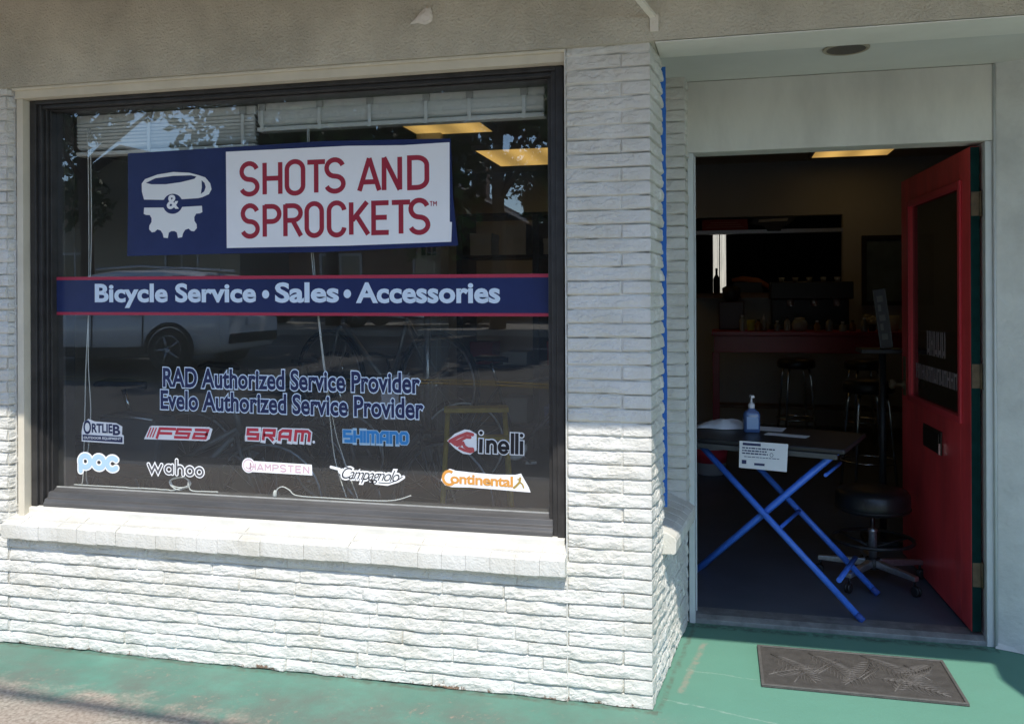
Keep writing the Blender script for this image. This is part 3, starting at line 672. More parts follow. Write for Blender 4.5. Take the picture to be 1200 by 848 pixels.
GLY = {   # narrow rounded grotesque, unit height; (strokes, advance)
 'S': ([arc(.25, .745, .215, .255, 18, 270, 16)+arc(.25, .255, .225, .235, 90, -160, 16)], .5),
 'H': ([[(.04, 0), (.04, 1)], [(.46, 0), (.46, 1)], [(.04, .5), (.46, .5)]], .5),
 'O': (['c', arc(.25, .75, .21, .25, 0, 180, 14)+arc(.25, .25, .21, .25, 180, 360, 14)], .5),
 'T': ([[(.25, 0), (.25, .955)], [(0, .955), (.5, .955)]], .5),
 'A': ([[(.0, 0), (.25, 1)], [(.25, 1), (.5, 0)], [(.09, .27), (.41, .27)]], .5),
 'N': ([[(.04, 0), (.04, 1)], [(.46, 0), (.46, 1)], [(.04, 1), (.46, 0)]], .5),
 'D': (['c', [(.04, .955), (.22, .955)]+arc(.22, .715, .24, .24, 90, 0, 8)+arc(.22, .285, .24, .24, 0, -90, 8)+[(.04, .045)]], .5),
 'P': ([[(.04, 0), (.04, 1)], [(.04, .955), (.25, .955)]+arc(.25, .715, .21, .24, 90, -90, 12)+[(.04, .475)]], .47),
 'R': ([[(.04, 0), (.04, 1)], [(.04, .955), (.25, .955)]+arc(.25, .725, .21, .23, 90, -90, 12)+[(.04, .495)], [(.24, .495), (.47, 0)]], .5),
 'C': ([arc(.25, .75, .21, .25, 5, 180, 12)+arc(.25, .25, .21, .25, 180, 355, 12)], .5),
 'K': ([[(.04, 0), (.04, 1)], [(.45, 1), (.07, .44)], [(.18, .58), (.48, 0)]], .5),
 'E': ([[(.44, .955), (.04, .955), (.04, .045), (.44, .045)], [(.04, .51), (.39, .51)]], .46),
 'M': ([[(.04, 0), (.04, 1)], [(.56, 0), (.56, 1)], [(.04, 1), (.30, .4)], [(.30, .4), (.56, 1)]], .6),
 # squared sport lettering
 's': ([[(.9, .9), (.1, .9), (.1, .5), (.9, .5), (.9, .1), (.1, .1)]], 1.0),
 'r': ([[(.1, 0), (.1, .9), (.9, .9), (.9, .45), (.1, .45)], [(.5, .45), (.9, 0)]], 1.0),
 'a': ([[(.1, 0), (.1, .72), (.3, .9), (.9, .9), (.9, 0)], [(.1, .38), (.9, .38)]], 1.0),
 'm': ([[(.1, 0), (.1, .9), (1.1, .9), (1.3, .75), (1.3, 0)], [(.7, 0), (.7, .9)]], 1.4),
 'h': ([[(.1, 0), (.1, 1)], [(.9, 0), (.9, 1)], [(.1, .5), (.9, .5)]], 1.0),
 'i': ([[(.1, 0), (.1, 1)]], .2),
 'n': ([[(.1, 0), (.1, .9), (.75, .9), (.9, .75), (.9, 0)]], 1.0),
 'o': (['c', [(.1, .25), (.1, .75), (.25, .9), (.75, .9), (.9, .75), (.9, .25), (.75, .1), (.25, .1)]], 1.0),
 'f': ([[(.1, 0), (.1, .9), (1.0, .9)], [(.1, .45), (.85, .45)]], 1.0),
 'z': ([[(.1, .9), (.9, .9), (.9, .1), (.1, .1), (.1, .5), (.9, .5)]], 1.0),
}
def stroke_text(mb, items, hw, y, cap='flat', shear=0, org=(0, 0), dy=-.00004, step=0):
    """items: (glyph, x, z, width, height) boxes"""
    k = 0
    for (g_, x, z, wd, ht) in items:
        st_, adv = GLY[g_]; cl = False
        for s_ in st_:
            if s_ == 'c': cl = True; continue
            pts = [(x + a/adv*wd + shear*(b)*ht, z + b*ht) for a, b in s_]
            ribbon(mb, pts, hw, y+dy*(k % 6), cl, cap, step); cl = False; k += 1
def text_mesh(txt, offset=0.0, shear=0.0, space=1.0):
    c = bpy.data.curves.new('lettering', 'FONT'); c.body = txt; c.size = 1; c.offset = offset; c.shear = shear; c.space_character = space; c.resolution_u = 4
    o = bpy.data.objects.new('lettering', c); COL.objects.link(o); bpy.context.view_layer.update()
    me = bpy.data.meshes.new_from_object(o.evaluated_get(bpy.context.evaluated_depsgraph_get())); bpy.data.objects.remove(o); bpy.data.curves.remove(c)
    v = np.array([p.co[:2] for p in me.vertices]); f = [tuple(p.vertices) for p in me.polygons]; bpy.data.meshes.remove(me)
    return v, f
def font_text(mb, txt, box, y, offset=.02, shear=0., grow=0.0, space=1.0, rise=0.0):
    """fit txt into box (x0,z0,x1,z1); grow: outline added all round (same fit as grow=0); rise: lifts right end"""
    v0, _ = text_mesh(txt, offset, shear, space); lo = v0.min(0); hi = v0.max(0)
    v, f = text_mesh(txt, offset+grow, shear, space)
    sx_ = (box[2]-box[0])/(hi[0]-lo[0]); sz_ = (box[3]-box[1])/(hi[1]-lo[1])
    par = list(range(len(v)))
    def find(q):
        while par[q] != q: par[q] = par[par[q]]; q = par[q]
        return q
    for fc in f:
        for q in fc[1:]: par[find(fc[0])] = find(q)
    ids = {}
    lev = [ids.setdefault(find(q), len(ids)) % 8 for q in range(len(v))]
    X = box[0]+(v[:, 0]-lo[0])*sx_; Z = box[1]+(v[:, 1]-lo[1])*sz_ + rise*(v[:, 0]-lo[0])/(hi[0]-lo[0])
    mb.add([(a, y-.00005*l_, b) for a, b, l_ in zip(X, Z, lev)], f)
def loops_rrect(x0, z0, x1, z1, r): 
    r = min(r, (x1-x0)/2, (z1-z0)/2)
    return arc(x1-r, z1-r, r, r, 0, 90, 5)+arc(x0+r, z1-r, r, r, 90, 180, 5)+arc(x0+r, z0+r, r, r, 180, 270, 5)+arc(x1-r, z0+r, r, r, 270, 360, 5)

# ---- shop banner
bn = thing('shop_banner', 'navy and white shop banner with cup and gear emblem behind the upper window', 'banner', (0, 0, 0))
yb = GF-.004
b0 = MB(); edge = [(-2.209, 1.635), (-2.203, 1.85), (-2.203, 2.070), (-1.75, 2.075), (-1.30, 2.081), (-.772, 2.066), (-.764, 1.85), (-.744, 1.653), (-1.3, 1.637), (-1.73, 1.638)]
fill(b0, [edge], yb); fill(b0, [[(a, b) for a, b in edge]], yb+.0015)
b0.build('backing', NAVY, bn)
b1 = MB(); fill(b1, [[(-1.739, 2.057), (-1.2, 2.057), (-.965, 2.049), (-.776, 2.052), (-.777, 1.745), (-.768, 1.744), (-.771, 1.668), (-1.2, 1.661), (-1.737, 1.661)]], yb-.0006); b1.build('white_panel', WVINYL, bn)
lt = MB()
def row(word, x0s, x1s, z0, z1, rise=0):
    return [(c, a, z0+rise*i, b-a, z1-z0) for i, (c, a, b) in enumerate(zip(word, x0s, x1s))]
r1 = row('SHOTSAND', [-1.673, -1.570, -1.471, -1.374, -1.296, -1.150, -1.052, -.947], [-1.592, -1.487, -1.386, -1.297, -1.214, -1.066, -.974, -.862], 1.876, 2.004)
r2w = row('SPROCKETS', [-1.668, -1.570, -1.478, -1.384, -1.287, -1.192, -1.097, -1.014, -.941], [-1.592, -1.497, -1.398, -1.306, -1.209, -1.110, -1.024, -.938, -.861], 1.704, 1.832)
stroke_text(lt, r1, .0098, yb-.0012); stroke_text(lt, r2w, .0098, yb-.0012)
stroke_text(lt, [('T', -.857, 1.808, .011, .018), ('M', -.843, 1.808, .014, .018)], .0016, yb-.0012)
lt.build('lettering', REDV, bn)
em = MB(); ye = yb-.0006
# cup: body outline (with bite for the ampersand disc) and coffee hole
cxm = -1.988; zt = 1.868
bite = arc(cxm, 1.852, .046, .040, 155, 25, 10)
cup = [(-2.125, 1.872)] + [(-2.135, 1.905), (-2.136, 1.940), (-2.12, 1.958), (-2.06, 1.975), (-1.985, 1.983), (-1.91, 1.977), (-1.868, 1.966), (-1.835, 1.955), (-1.812, 1.93), (-1.806, 1.905), (-1.818, 1.885), (-1.85, 1.873), (-1.868, 1.870), (cxm+.046, 1.868)] + bite[::-1] + [(cxm-.046, 1.868)]
hole = [(-2.116, 1.942), (-2.07, 1.960), (-1.985, 1.967), (-1.90, 1.966), (-1.876, 1.960), (-1.885, 1.951), (-1.95, 1.939), (-2.02, 1.933), (-2.09, 1.935)]
hand = [(-1.852, 1.944), (-1.838, 1.932), (-1.833, 1.915), (-1.84, 1.897), (-1.856, 1.887), (-1.851, 1.915)]
fill(em, [cup, hole[::-1], hand[::-1]], ye)
# half gear under the cup
gear = [(cxm-.046, 1.836)]
gear += [(-2.125, 1.838), (-2.127, 1.812), (-2.116, 1.807), (-2.098, 1.806), (-2.089, 1.792), (-2.090, 1.776), (-2.100, 1.762), (-2.101, 1.746), (-2.088, 1.733), (-2.074, 1.735), (-2.062, 1.745), (-2.046, 1.740), (-2.036, 1.726), (-2.032, 1.710), (-2.012, 1.707), (-2.007, 1.730), (-1.996, 1.736)]
gear += [(2*cxm-a, b) for a, b in gear[::-1]]
gear += arc(cxm, 1.848, .046, .040, -20, -160, 10)
fill(em, [gear], ye); em.build('emblem', mat('cream_white_vinyl', (.82, .84, .83), .4), bn)
amp = MB(); font_text(amp, '&', (cxm-.028, 1.828, cxm+.030, 1.888), yb-.0012, .03); amp.build('ampersand', WVINYL, bn)

# ---- long striped vinyl band
sb_ = thing('window_stripe', 'long navy vinyl stripe with red edges and pale bold lettering across the window', 'decal')
y1 = GF-.0016
ba = MB(); ba.add([(-2.563, y1, 1.399), (-.390, y1, 1.393), (-.390, y1, 1.527), (-2.563, y1, 1.536)], [(0, 1, 2, 3)]); ba.build('band', NAVY, sb_)
rb = MB(); rb.add([(-2.563, y1, 1.5365), (-.390, y1, 1.5275), (-.390, y1, 1.541), (-2.563, y1, 1.550)], [(0, 1, 2, 3)]); rb.add([(-2.563, y1, 1.386), (-.390, y1, 1.380), (-.390, y1, 1.3925), (-2.563, y1, 1.3985)], [(0, 1, 2, 3)]); rb.build('red_edge', STRIPERED, sb_)
tx = MB(); yt = y1-.0006
font_text(tx, 'Bicycle Service', (-2.370, 1.416, -1.606, 1.520), yt, .034, rise=-.003); font_text(tx, 'Sales', (-1.521, 1.435, -1.241, 1.518), yt, .034); font_text(tx, 'Accessories', (-1.168, 1.432, -.578, 1.515), yt, .034, rise=-.002)
for xx in (-1.563, -1.205): fill(tx, [arc(xx, 1.470, .016, .0175, 0, 345, 18)], yt)
tx.build('lettering', SHADEBLUE, sb_)

# ---- two service lines
def decal_text(name, label, txt, box, col, back, offset, grow, shear=0, space=1.0, rise=0):
    t = thing(name, label, 'decal', group='vinyl decals on the shop window')
    b = MB(); font_text(b, txt, box, GF-.0012, offset, shear, grow, space, rise); b.build('outline', back, t)
    l = MB(); font_text(l, txt, box, GF-.0022, offset, shear, 0, space, rise); l.build('lettering', col, t)
    return t
decal_text('service_decal', 'upper of two navy outlined service provider lines on the window', 'RAD Authorized Service Provider', (-2.040, 1.083, -.902, 1.166), DNAVY, SHADEBLUE, .026, .042, rise=-.004)
decal_text('service_decal', 'lower of two navy outlined service provider lines on the window', 'Evelo Authorized Service Provider', (-2.052, .990, -.888, 1.072), DNAVY, SHADEBLUE, .026, .042, rise=-.010)

# ---- logo decals
LG = 'vinyl decals on the shop window'
yo, yi, yj = GF-.0012, GF-.0022, GF-.0032
def logo(label): return thing('logo_decal', label, 'decal', group=LG)
# 1 navy block capitals over a bar
t = logo('small navy capitals over a navy bar at left of the upper logo row')
b = MB(); fill(b, [[(-2.440, .842), (-2.440, .885), (-2.432, .922), (-2.405, .940), (-2.375, .930), (-2.268, .926), (-2.238, .912), (-2.240, .878), (-2.231, .874), (-2.231, .838)]], yo); b.build('outline', WVINYL, t)
l = MB(); font_text(l, 'O', (-2.430, .874, -2.392, .934), yi, .02); font_text(l, 'RTLIE', (-2.388, .882, -2.286, .921), yi, .03); font_text(l, 'B', (-2.284, .874, -2.248, .919), yi, .03); l.add([(-2.434, yi, .848), (-2.237, yi, .844), (-2.237, yi, .868), (-2.434, yi, .872)], [(0, 1, 2, 3)]); l.build('lettering', DNAVY, t)
l2 = MB(); font_text(l2, 'OUTDOOR EQUIPMENT', (-2.428, .852, -2.243, .865), yj, .03); l2.build('small_lettering', WVINYL, t)
# 2 red slanted
t = logo('red slanted squared letters with three slashes in the upper logo row')
b = MB(); fill(b, [[(-2.133, .862), (-2.105, .915), (-2.095, .920), (-1.825, .922), (-1.808, .915), (-1.822, .872), (-1.838, .864)]], yo); b.build('outline', WVINYL, t)
l = MB()
for k in range(3): ribbon(l, [(-2.117+k*.013, .871), (-2.098+k*.013, .912)], .0028, yi)
stroke_text(l, [('f', -2.078, .871, .080, .042), ('s', -1.992, .871, .075, .042), ('z', -1.906, .871, .070, .042)], .0056, yi, 'square', .38, dy=-.0001); l.build('lettering', BRIGHTRED, t)
# 3 red squared capitals
t = logo('red rounded squared capitals in the middle of the upper logo row')
its = [('s', -1.655, .876, .058, .046), ('r', -1.583, .876, .058, .046), ('a', -1.511, .876, .058, .046), ('m', -1.440, .876, .070, .046)]
b = MB(); stroke_text(b, its, .0115, yo, 'square', .12, dy=-.0001, step=.000012); fill(b, [arc(-1.353, .876, .006, .006, 0, 340, 12)], yo); b.build('outline', WVINYL, t)
l = MB(); stroke_text(l, its, .0062, yi, 'flat', .12, dy=-.0001); l.build('lettering', BRIGHTRED, t)
# 4 blue squared capitals
t = logo('sky blue squared capitals right of centre in the upper logo row')
its = [('s', -1.224, .880, .038, .048), ('h', -1.180, .880, .036, .048), ('i', -1.138, .880, .008, .048), ('m', -1.123, .880, .048, .048), ('a', -1.068, .880, .034, .048), ('n', -1.027, .880, .034, .048), ('o', -.986, .880, .034, .048)]
b = MB(); stroke_text(b, its, .0092, yo, 'square', dy=-.0001, step=.000012); b.build('outline', POCB, t)
l = MB(); stroke_text(l, its, .0058, yi, 'flat', dy=-.0001); l.build('lettering', BLUEV, t)
# 5 winged letter and bold lower case
t = logo('red winged letter with bold black lower case at right of the upper logo row')
def bold_lower(mb, hw, y, e):
    zb, zx = .858, .905
    ribbon(mb, [(-.658, zb-e), (-.656, .912+e)], hw, y); fill(mb, [arc(-.656, .935, hw*1.05, hw*1.05, 0, 340, 14)], y-.00005)
    ribbon(mb, [(-.630, zb-e), (-.629, .908+e)], hw, y-.0001); ribbon(mb, arc(-.6145, .888, .0145, .015, 170, 0, 10)+[(-.600, zb-e)], hw, y-.00015)
    ribbon(mb, [(-.580, .880), (-.551, .880)]+arc(-.5675, .882, .0165, .020, 0, 330, 20), hw*.92, y-.0002, step=.000005)
    ribbon(mb, [(-.533, zb-e), (-.532, .938+e)], hw, y-.00035); ribbon(mb, [(-.516, zb-e), (-.515, .938+e)], hw, y-.0004)
    ribbon(mb, [(-.498, zb-e), (-.497, .909+e)], hw, y-.00045); fill(mb, [arc(-.497, .930, hw*1.05, hw*1.05, 0, 340, 14)], y-.0005)
b = MB(); bold_lower(b, .0112, yo+.0005, .004)
fill(b, [[(-.792, .900), (-.762, .928), (-.722, .946), (-.700, .944), (-.674, .930), (-.674, .868), (-.70, .850), (-.728, .852), (-.762, .872)]], yo-.0002); b.build('outline', WVINYL, t)
l = MB(); bold_lower(l, .0068, yi, 0); l.build('lettering', BLACKV, t)
wg = MB()
ribbon(wg, [(-.781, .899), (-.745, .918), (-.712, .931), (-.690, .927)], .0065, yi, cap='round'); ribbon(wg, [(-.765, .892), (-.738, .905), (-.715, .917), (-.70, .916)], .0058, yi-.0001, cap='round')
ribbon(wg, [(-.752, .884), (-.728, .893), (-.722, .880), (-.708, .872), (-.690, .872)], .006, yi-.0002, cap='round'); ribbon(wg, [(-.742, .874), (-.722, .866), (-.70, .861), (-.688, .865)], .0055, yi-.0003, cap='round')
fill(wg, [[(-.786, .899), (-.75, .905), (-.728, .906), (-.735, .880), (-.762, .882)]], yi-.0004)
wg.build('wing', CORALV, t)
# 6 ice blue rounded
t = logo('ice blue fat rounded letters at left of the lower logo row')
def poc(mb, hw, y):
    ribbon(mb, arc(-2.422, .757, .0255, .0245, 0, 345, 20), hw, y, True); ribbon(mb, [(-2.4455, .757), (-2.4455, .716)], hw, y-.0001, cap='round')
    ribbon(mb, arc(-2.354, .755, .0255, .0245, 0, 345, 20), hw, y-.0002, True); ribbon(mb, arc(-2.287, .752, .0255, .0245, 45, 315, 18), hw, y-.0003, cap='round')
b = MB(); poc(b, .0165, yo); b.build('outline', WVINYL, t); l = MB(); poc(l, .0105, yi); l.build('lettering', POCB, t)
# 7 grey rounded lower case
t = logo('dark grey lower case word with white outline in the lower logo row')
def wahoo(mb, hw, y):
    ribbon(mb, [(-2.112, .757), (-2.096, .724), (-2.081, .752), (-2.066, .724), (-2.049, .757)], hw, y, cap='round')
    ribbon(mb, arc(-2.014, .739, .017, .0165, 0, 345, 18), hw, y-.0001, True); ribbon(mb, [(-1.997, .757), (-1.997, .722)], hw, y-.0002, cap='round')
    ribbon(mb, [(-1.977, .779), (-1.977, .721)], hw, y-.0003, cap='round'); ribbon(mb, arc(-1.9615, .736, .0155, .018, 180, 0, 12)+[(-1.946, .720)], hw, y-.0004, cap='round')
    ribbon(mb, arc(-1.915, .736, .0165, .0165, 0, 345, 18), hw, y-.0005, True); ribbon(mb, arc(-1.870, .734, .0165, .0165, 0, 345, 18), hw, y-.0006, True)
b = MB(); wahoo(b, .0088, yo); b.build('outline', WVINYL, t); l = MB(); wahoo(l, .0042, yi); l.build('lettering', GREYV, t)
# 8 faded pink capitals
t = logo('pale faded pink capitals with a round badge in the lower logo row')
b = MB(); fill(b, [arc(-1.644, .771, .030, .031, 0, 350, 28)], yo); fill(b, [[(-1.648, .745), (-1.360, .742), (-1.362, .785), (-1.648, .790)]], yo-.0001); b.build('outline', WVINYL, t)
l = MB(); stroke_text(l, [(ch, -1.638+.034*k, .753-.0004*k, .027, .027) for k, ch in enumerate('HAMPSTEN')], .0028, yi); ribbon(l, arc(-1.644, .771, .023, .024, 0, 345, 24), .0018, yi, True); ribbon(l, arc(-1.644, .771, .012, .013, 200, 420, 16), .0022, yi); l.build('lettering', PINKV, t)
# 9 script
t = logo('thin black handwritten script on white in the lower logo row')
cam_box = (-1.232, .722, -.988, .780)
b = MB(); font_text(b, 'Campagnolo', cam_box, yo, .0, .5, .11, .84, -.004); ribbon(b, [(-1.279, .779), (-1.255, .774), (-1.215, .768)], .0055, yo-.0002, cap='round'); ribbon(b, [(-1.236, .764), (-1.19, .754), (-1.10, .746), (-1.0, .742)], .012, yo-.0003, cap='round'); ribbon(b, [(-1.09, .725), (-1.04, .722), (-.995, .737), (-.972, .752)], .007, yo-.0004, cap='round'); b.build('outline', WVINYL, t)
l = MB(); font_text(l, 'Campagnolo', cam_box, yi, -.004, .5, 0, .84, -.004); ribbon(l, [(-1.236, .775), (-1.222, .784), (-1.205, .780)], .0017, yi-.0002, cap='round'); ribbon(l, [(-1.075, .726), (-1.035, .725), (-.998, .738), (-.976, .753)], .0016, yi-.0003, cap='round'); l.build('lettering', BLACKV, t)
# 10 orange word with rearing horse
t = logo('orange word with a tiny rearing horse at right of the lower logo row')
b = MB(); fill(b, [[(-.818, .747), (-.808, .776), (-.782, .793), (-.758, .786), (-.70, .782), (-.60, .778), (-.522, .780), (-.500, .786), (-.486, .762), (-.470, .735), (-.463, .716), (-.70, .724), (-.775, .722), (-.802, .728)]], yo); b.build('outline', WVINYL, t)
l = MB(); ribbon(l, arc(-.785, .757, .024, .026, 55, 330, 18), .0055, yi); font_text(l, 'ontinental', (-.780, .736, -.531, .777), yi-.0002, .03, 0, 0, .94, -.004); l.build('lettering', ORANGEV, t)
h = MB(); ribbon(h, [(-.527, .731), (-.516, .741), (-.506, .752), (-.503, .768)], .0042, yi, cap='round'); ribbon(h, [(-.506, .755), (-.494, .745), (-.490, .733)], .0028, yi-.0002, cap='round'); ribbon(h, [(-.503, .764), (-.512, .763)], .0022, yi-.0003, cap='round'); h.build('horse_mark', mat('ochre_vinyl', (.42, .28, .06), .5), t)

# ------------------------------------------------------------------ blinds behind the glass
def blind(x0, x1, ztop, drop, label, ladders, slats):
    t = thing('window_blind', label, 'blind', (0, .235, 0), group='raised blinds behind the shop window')
    hr = MB(); hr.box((x0, -.02, ztop-.038), (x1, .025, ztop)); hr.build('headrail', BLINDM, t, .003)
    sl = MB(); z = ztop-.042; rr = random.Random(int(x1*100))
    for k in range(slats):
        zz = z-(drop-.02)*(k+.5)/slats; tl = rr.uniform(-.008, .008)
        sl.prism([(-.024+tl*.3, zz+.0085), (-.017, zz+.001), (-.006, zz-.0065), (.008, zz-.0105), (.008, zz-.012), (-.007, zz-.008), (-.0185, zz-.0005), (-.025+tl*.3, zz+.0085)], 'x', x0+.004, x1-.004)
    sl.build('slats', BLINDM, t)
    br_ = MB(); zb = z-drop; br_.box((x0, -.027, zb-.012), (x1, .027, zb+.006)); br_.build('bottom_rail', BLINDM, t, .004)
    for xl in ladders:
        bx((xl-.014, -.029, ztop-.036), (xl+.014, -.0205, ztop-.004)).build('clip', mat('clear_clip', (.45, .45, .43), .4), t)
        bx((xl-.007, -.031, zb-.014), (xl+.007, -.028, ztop-.0365)).build('ladder_tape', BLINDM, t)
    return t
b1_ = blind(-2.53, -1.655, 2.263, .125, 'wider-slatted raised white blind in the upper left of the window', (-2.16, -1.71), 7)
b2_ = blind(-1.645, -.42, 2.272, .068, 'raised white blind in the upper right of the window', (-1.62, -1.36, -1.14, -.9, -.72, -.5), 8)
def cord(name, pts, r, par, mm=CORDM):
    c = MB(); P = [Vector(p) for p in pts]; Q = []
    for i in range(len(P)-1):
        p0_, p1_, p2_, p3_ = P[max(i-1, 0)], P[i], P[i+1], P[min(i+2, len(P)-1)]
        for k in range(8):
            t_ = k/8; Q.append(.5*((2*p1_)+(-p0_+p2_)*t_+(2*p0_-5*p1_+4*p2_-p3_)*t_**2+(-p0_+3*p1_-3*p2_+p3_)*t_**3))
    Q.append(P[-1]); c.tube(Q, r, 6); return c.build(name, mm, par)
for k in (0, 1): cord('pull_cord', [(-2.452+.012*k, -.045, 2.2), (-2.449+.012*k, -.045, 1.7), (-2.455-.01*k, -.045, 1.2), (-2.474-.03*k+.03, -.045, .95), (-2.468-.015*k, -.045, .70), (-2.46-.03*k, -.045, .644)], .0022, b1_)
cord('pull_cord', [(-1.405, -.045, 2.15), (-1.395, -.045, 1.7), (-1.35, -.045, 1.275), (-1.315, -.045, 1.0), (-1.29, -.045, .8), (-1.24, -.045, .644)], .0022, b2_)
cord('pull_cord', [(-1.398, -.047, 2.15), (-1.385, -.047, 1.7), (-1.345, -.047, 1.275), (-1.295, -.047, .95), (-1.25, -.047, .8), (-1.19, -.047, .644)], .0018, b2_)
cc = thing('cord_bundle', 'loose loop of white cord on the sill in the lower left of window', 'cord', (0, 0, 0))
rr = random.Random(5); pts = [(-2.50, .155, .648)]
for k in range(14): pts.append((-2.40+.03*k, .155, .646+.002*rr.random()))
for k in range(22):
    a = k*PI/5; pts.append((-1.99+.045*math.cos(a)+.02*rr.random(), .155+.01*rr.random(), .672+.024*math.sin(a)+.01*rr.random()))
pts += [(-1.93, .155, .651), (-1.86, .155, .648), (-1.80, .155, .649)]
cord('cord_loop', pts, .0028, cc)
cc2 = thing('cord_bundle', 'small white cord loop with a tassel on the middle of the window sill', 'cord', (0, 0, 0))
cord('cord_loop', [(-1.535, .155, .644), (-1.53, .155, .672), (-1.505, .155, .684), (-1.475, .155, .672), (-1.44, .155, .651), (-1.3, .155, .648), (-1.05, .155, .649), (-.95, .155, .675)], .0026, cc2)
MB().lathe([(.006, 0), (.009, .006), (.007, .022), (.003, .028)], (-1.54, .155, .641), 'z', 12).build('tassel', CORDM, cc2)

# ------------------------------------------------------------------ inside the doorway
# folding table
TA = math.atan2(-.31, .95)
tb_ = thing('folding_table', 'dark topped folding table on crossed blue legs inside the doorway', 'table', (.49, 1.28, .03), TA)
def tl(p): return p
ZT = .735
tp = MB(); tp.box((-.47, -.27, ZT), (.37, .27, ZT+.022)); tp.build('tabletop', DARKTOP, tb_, .006)
er = MB(); er.box((-.30, -.275, ZT-.024), (.34, -.255, ZT-.001)); er.box((-.30, .255, ZT-.024), (.34, .275, ZT-.001)); er.build('edge_rail', mat('dull_dark_rail', (.09, .095, .10), .5, .5), tb_, .002)
for v, sgn in ((-.20, 1), (-.17, -1), (.17, -1), (.20, 1)):
    g_ = MB(); a = Vector((.425*sgn, v, .012)); b = Vector((-.31*sgn, v, ZT-.012)); g_.tube([a, b], .0148, 12); g_.build('leg', BLUEP, tb_)
    MB().tube([a-(b-a).normalized()*.008, a+(b-a).normalized()*.03], .0158, 12).build('rubber_foot', mat('dark_blue_rubber', (.03, .08, .34), .6), tb_)
for q_, r_ in ((((.07, -.2, .36), (.07, .2, .36)), .009), (((.27, -.17, .62), (.27, .17, .62)), .008), (((.33, -.19, .165), (.33, .2, .165)), .012)): MB().tube(q_, r_, 8).build('cross_bar', BLUEP, tb_)
# notice taped to the front edge of the table
nz = thing('paper_notice', 'white paper notice hanging from the front edge of the dark table', 'notice', (.425, .985, .74), TA*.75)
s_ = MB(); s_.add([(-.107, 0, .056), (.107, 0, .056), (.102, -.012, -.066), (-.108, -.01, -.064), (-.107, .0008, .056), (.107, .0008, .056), (.102, -.0112, -.066), (-.108, -.0092, -.064)], [(0, 1, 2, 3), (4, 5, 6, 7)]); s_.build('sheet', PAPER, nz)
ns = MB(); rr = random.Random(9)
def nb_(x0, x1, z0, z1): 
    f = lambda z: -.0012-.0105*(.056-z)/.122
    ns.add([(x0, f(z0), z0), (x1, f(z0), z0), (x1, f(z1), z1), (x0, f(z1), z1)], [(0, 1, 2, 3)])
nb_(-.092, -.012, .038, .049)
for i, (z, x1) in enumerate(((.024, .05), (.012, .015), (.0, .02))):
    x = -.094
    while x < x1: wd = rr.uniform(.006, .02); nb_(x, min(x+wd, x1), z, z+.0055); x += wd+.003
x = -.085
while x < .065: wd = rr.uniform(.008, .02); nb_(x, x+wd, -.014, -.011); x += wd+.003
nb_(-.095, -.075, -.045, -.028); nb_(-.04, .006, -.048, -.038)
ribbon_pts = arc(.036, .003, .007, .008, 0, 345, 16); rb_ = MB(); ribbon(rb_, ribbon_pts, .001, 0, True); ns.add([(a, -.0062, c) for a, b, c in rb_.v], rb_.f)
ns.build('print', mat('navy_print', (.02, .03, .10), .6), nz)
# sanitizer pump bottle
ZTT = .03+ZT+.022
bo = thing('pump_bottle', 'clear blue pump bottle of hand gel standing on the dark table', 'bottle', (.385, 1.34, ZTT+.001), .2)
bs = MB()
def rrect_loop(hx, hy, z, n=6, p=.35):
    pts = loops_rrect(-hx, -hy, hx, hy, min(hx, hy)*.6); return [(a, b, z) for a, b in pts]
prof = [(.036, .022, 0), (.039, .025, .006), (.039, .025, .085), (.034, .022, .100), (.016, .014, .112), (.013, .013, .118)]
L_ = [rrect_loop(*q) for q in prof]; k = len(L_[0])
for l_ in L_: bs.v += l_
for i in range(len(L_)-1):
    for q in range(k): bs.f.append((i*k+q, i*k+(q+1) % k, (i+1)*k+(q+1) % k, (i+1)*k+q)); bs.sm.append(True)
bs.f += [tuple(range(k)), tuple((len(L_)-1)*k+q for q in range(k-1, -1, -1))]; bs.sm += [False, False]
bs.build('bottle_body', mat('blue_gel', (.07, .13, .30), .12, spec=.6), bo)
lb = MB(); lb.box((-.028, -.0262, .018), (.028, -.0255, .078)); lb.build('bottle_label', mat('pale_blue_label', (.30, .42, .62), .5), bo)
pm = MB(); pm.lathe([(.0145, .117), (.0155, .122), (.0155, .138), (.010, .142), (.005, .146), (.005, .172)], (0, 0, 0), 'z', 18); pm.box((-.008, -.030, .170), (.008, .010, .181)); pm.build('pump', mat('white_plastic', (.75, .76, .78), .4), bo, .001)
# rag and papers on the table
rg = thing('white_rag', 'crumpled white cloth beside the bottle at left end of table', 'cloth', (.235, 1.46, ZTT))
c = MB(); n_ = 26
for i in range(n_):
    for j in range(14):
        a = i/(n_-1); b = j/13; env = math.sin(PI*min(1, max(0, a)))**.5*math.sin(PI*b)**.6
        hgt = .004+.055*env*(.35+.9*float(fbm(np.array(a*5.), np.array(b*3.), 40, 3)))*(.45+.75*a)
        c.v.append((-.115+.25*a, -.07+.13*b+.015*math.sin(a*9), hgt))
for i in range(n_-1):
    for j in range(13): q = i*14+j; c.f.append((q, q+1, q+15, q+14)); c.sm.append(True)
c.build('cloth', PAPER, rg)
for (x, y, rz_, wd, hd, lab, dz) in ((.45, 1.47, TA+.1, .20, .13, 'blank white sheet lying under the pump bottle on the table', .0006), (.545, 1.27, TA-.05, .20, .07, 'narrow white paper strip near the front edge of the table', .0006)):
    t = bx((-wd/2, -hd/2, 0), (wd/2, hd/2, .0012)).build('paper_sheet', PAPER); t.location = (x, y, ZTT+dz); t.rotation_euler = (0, 0, rz_); tag(t, lab, 'paper')

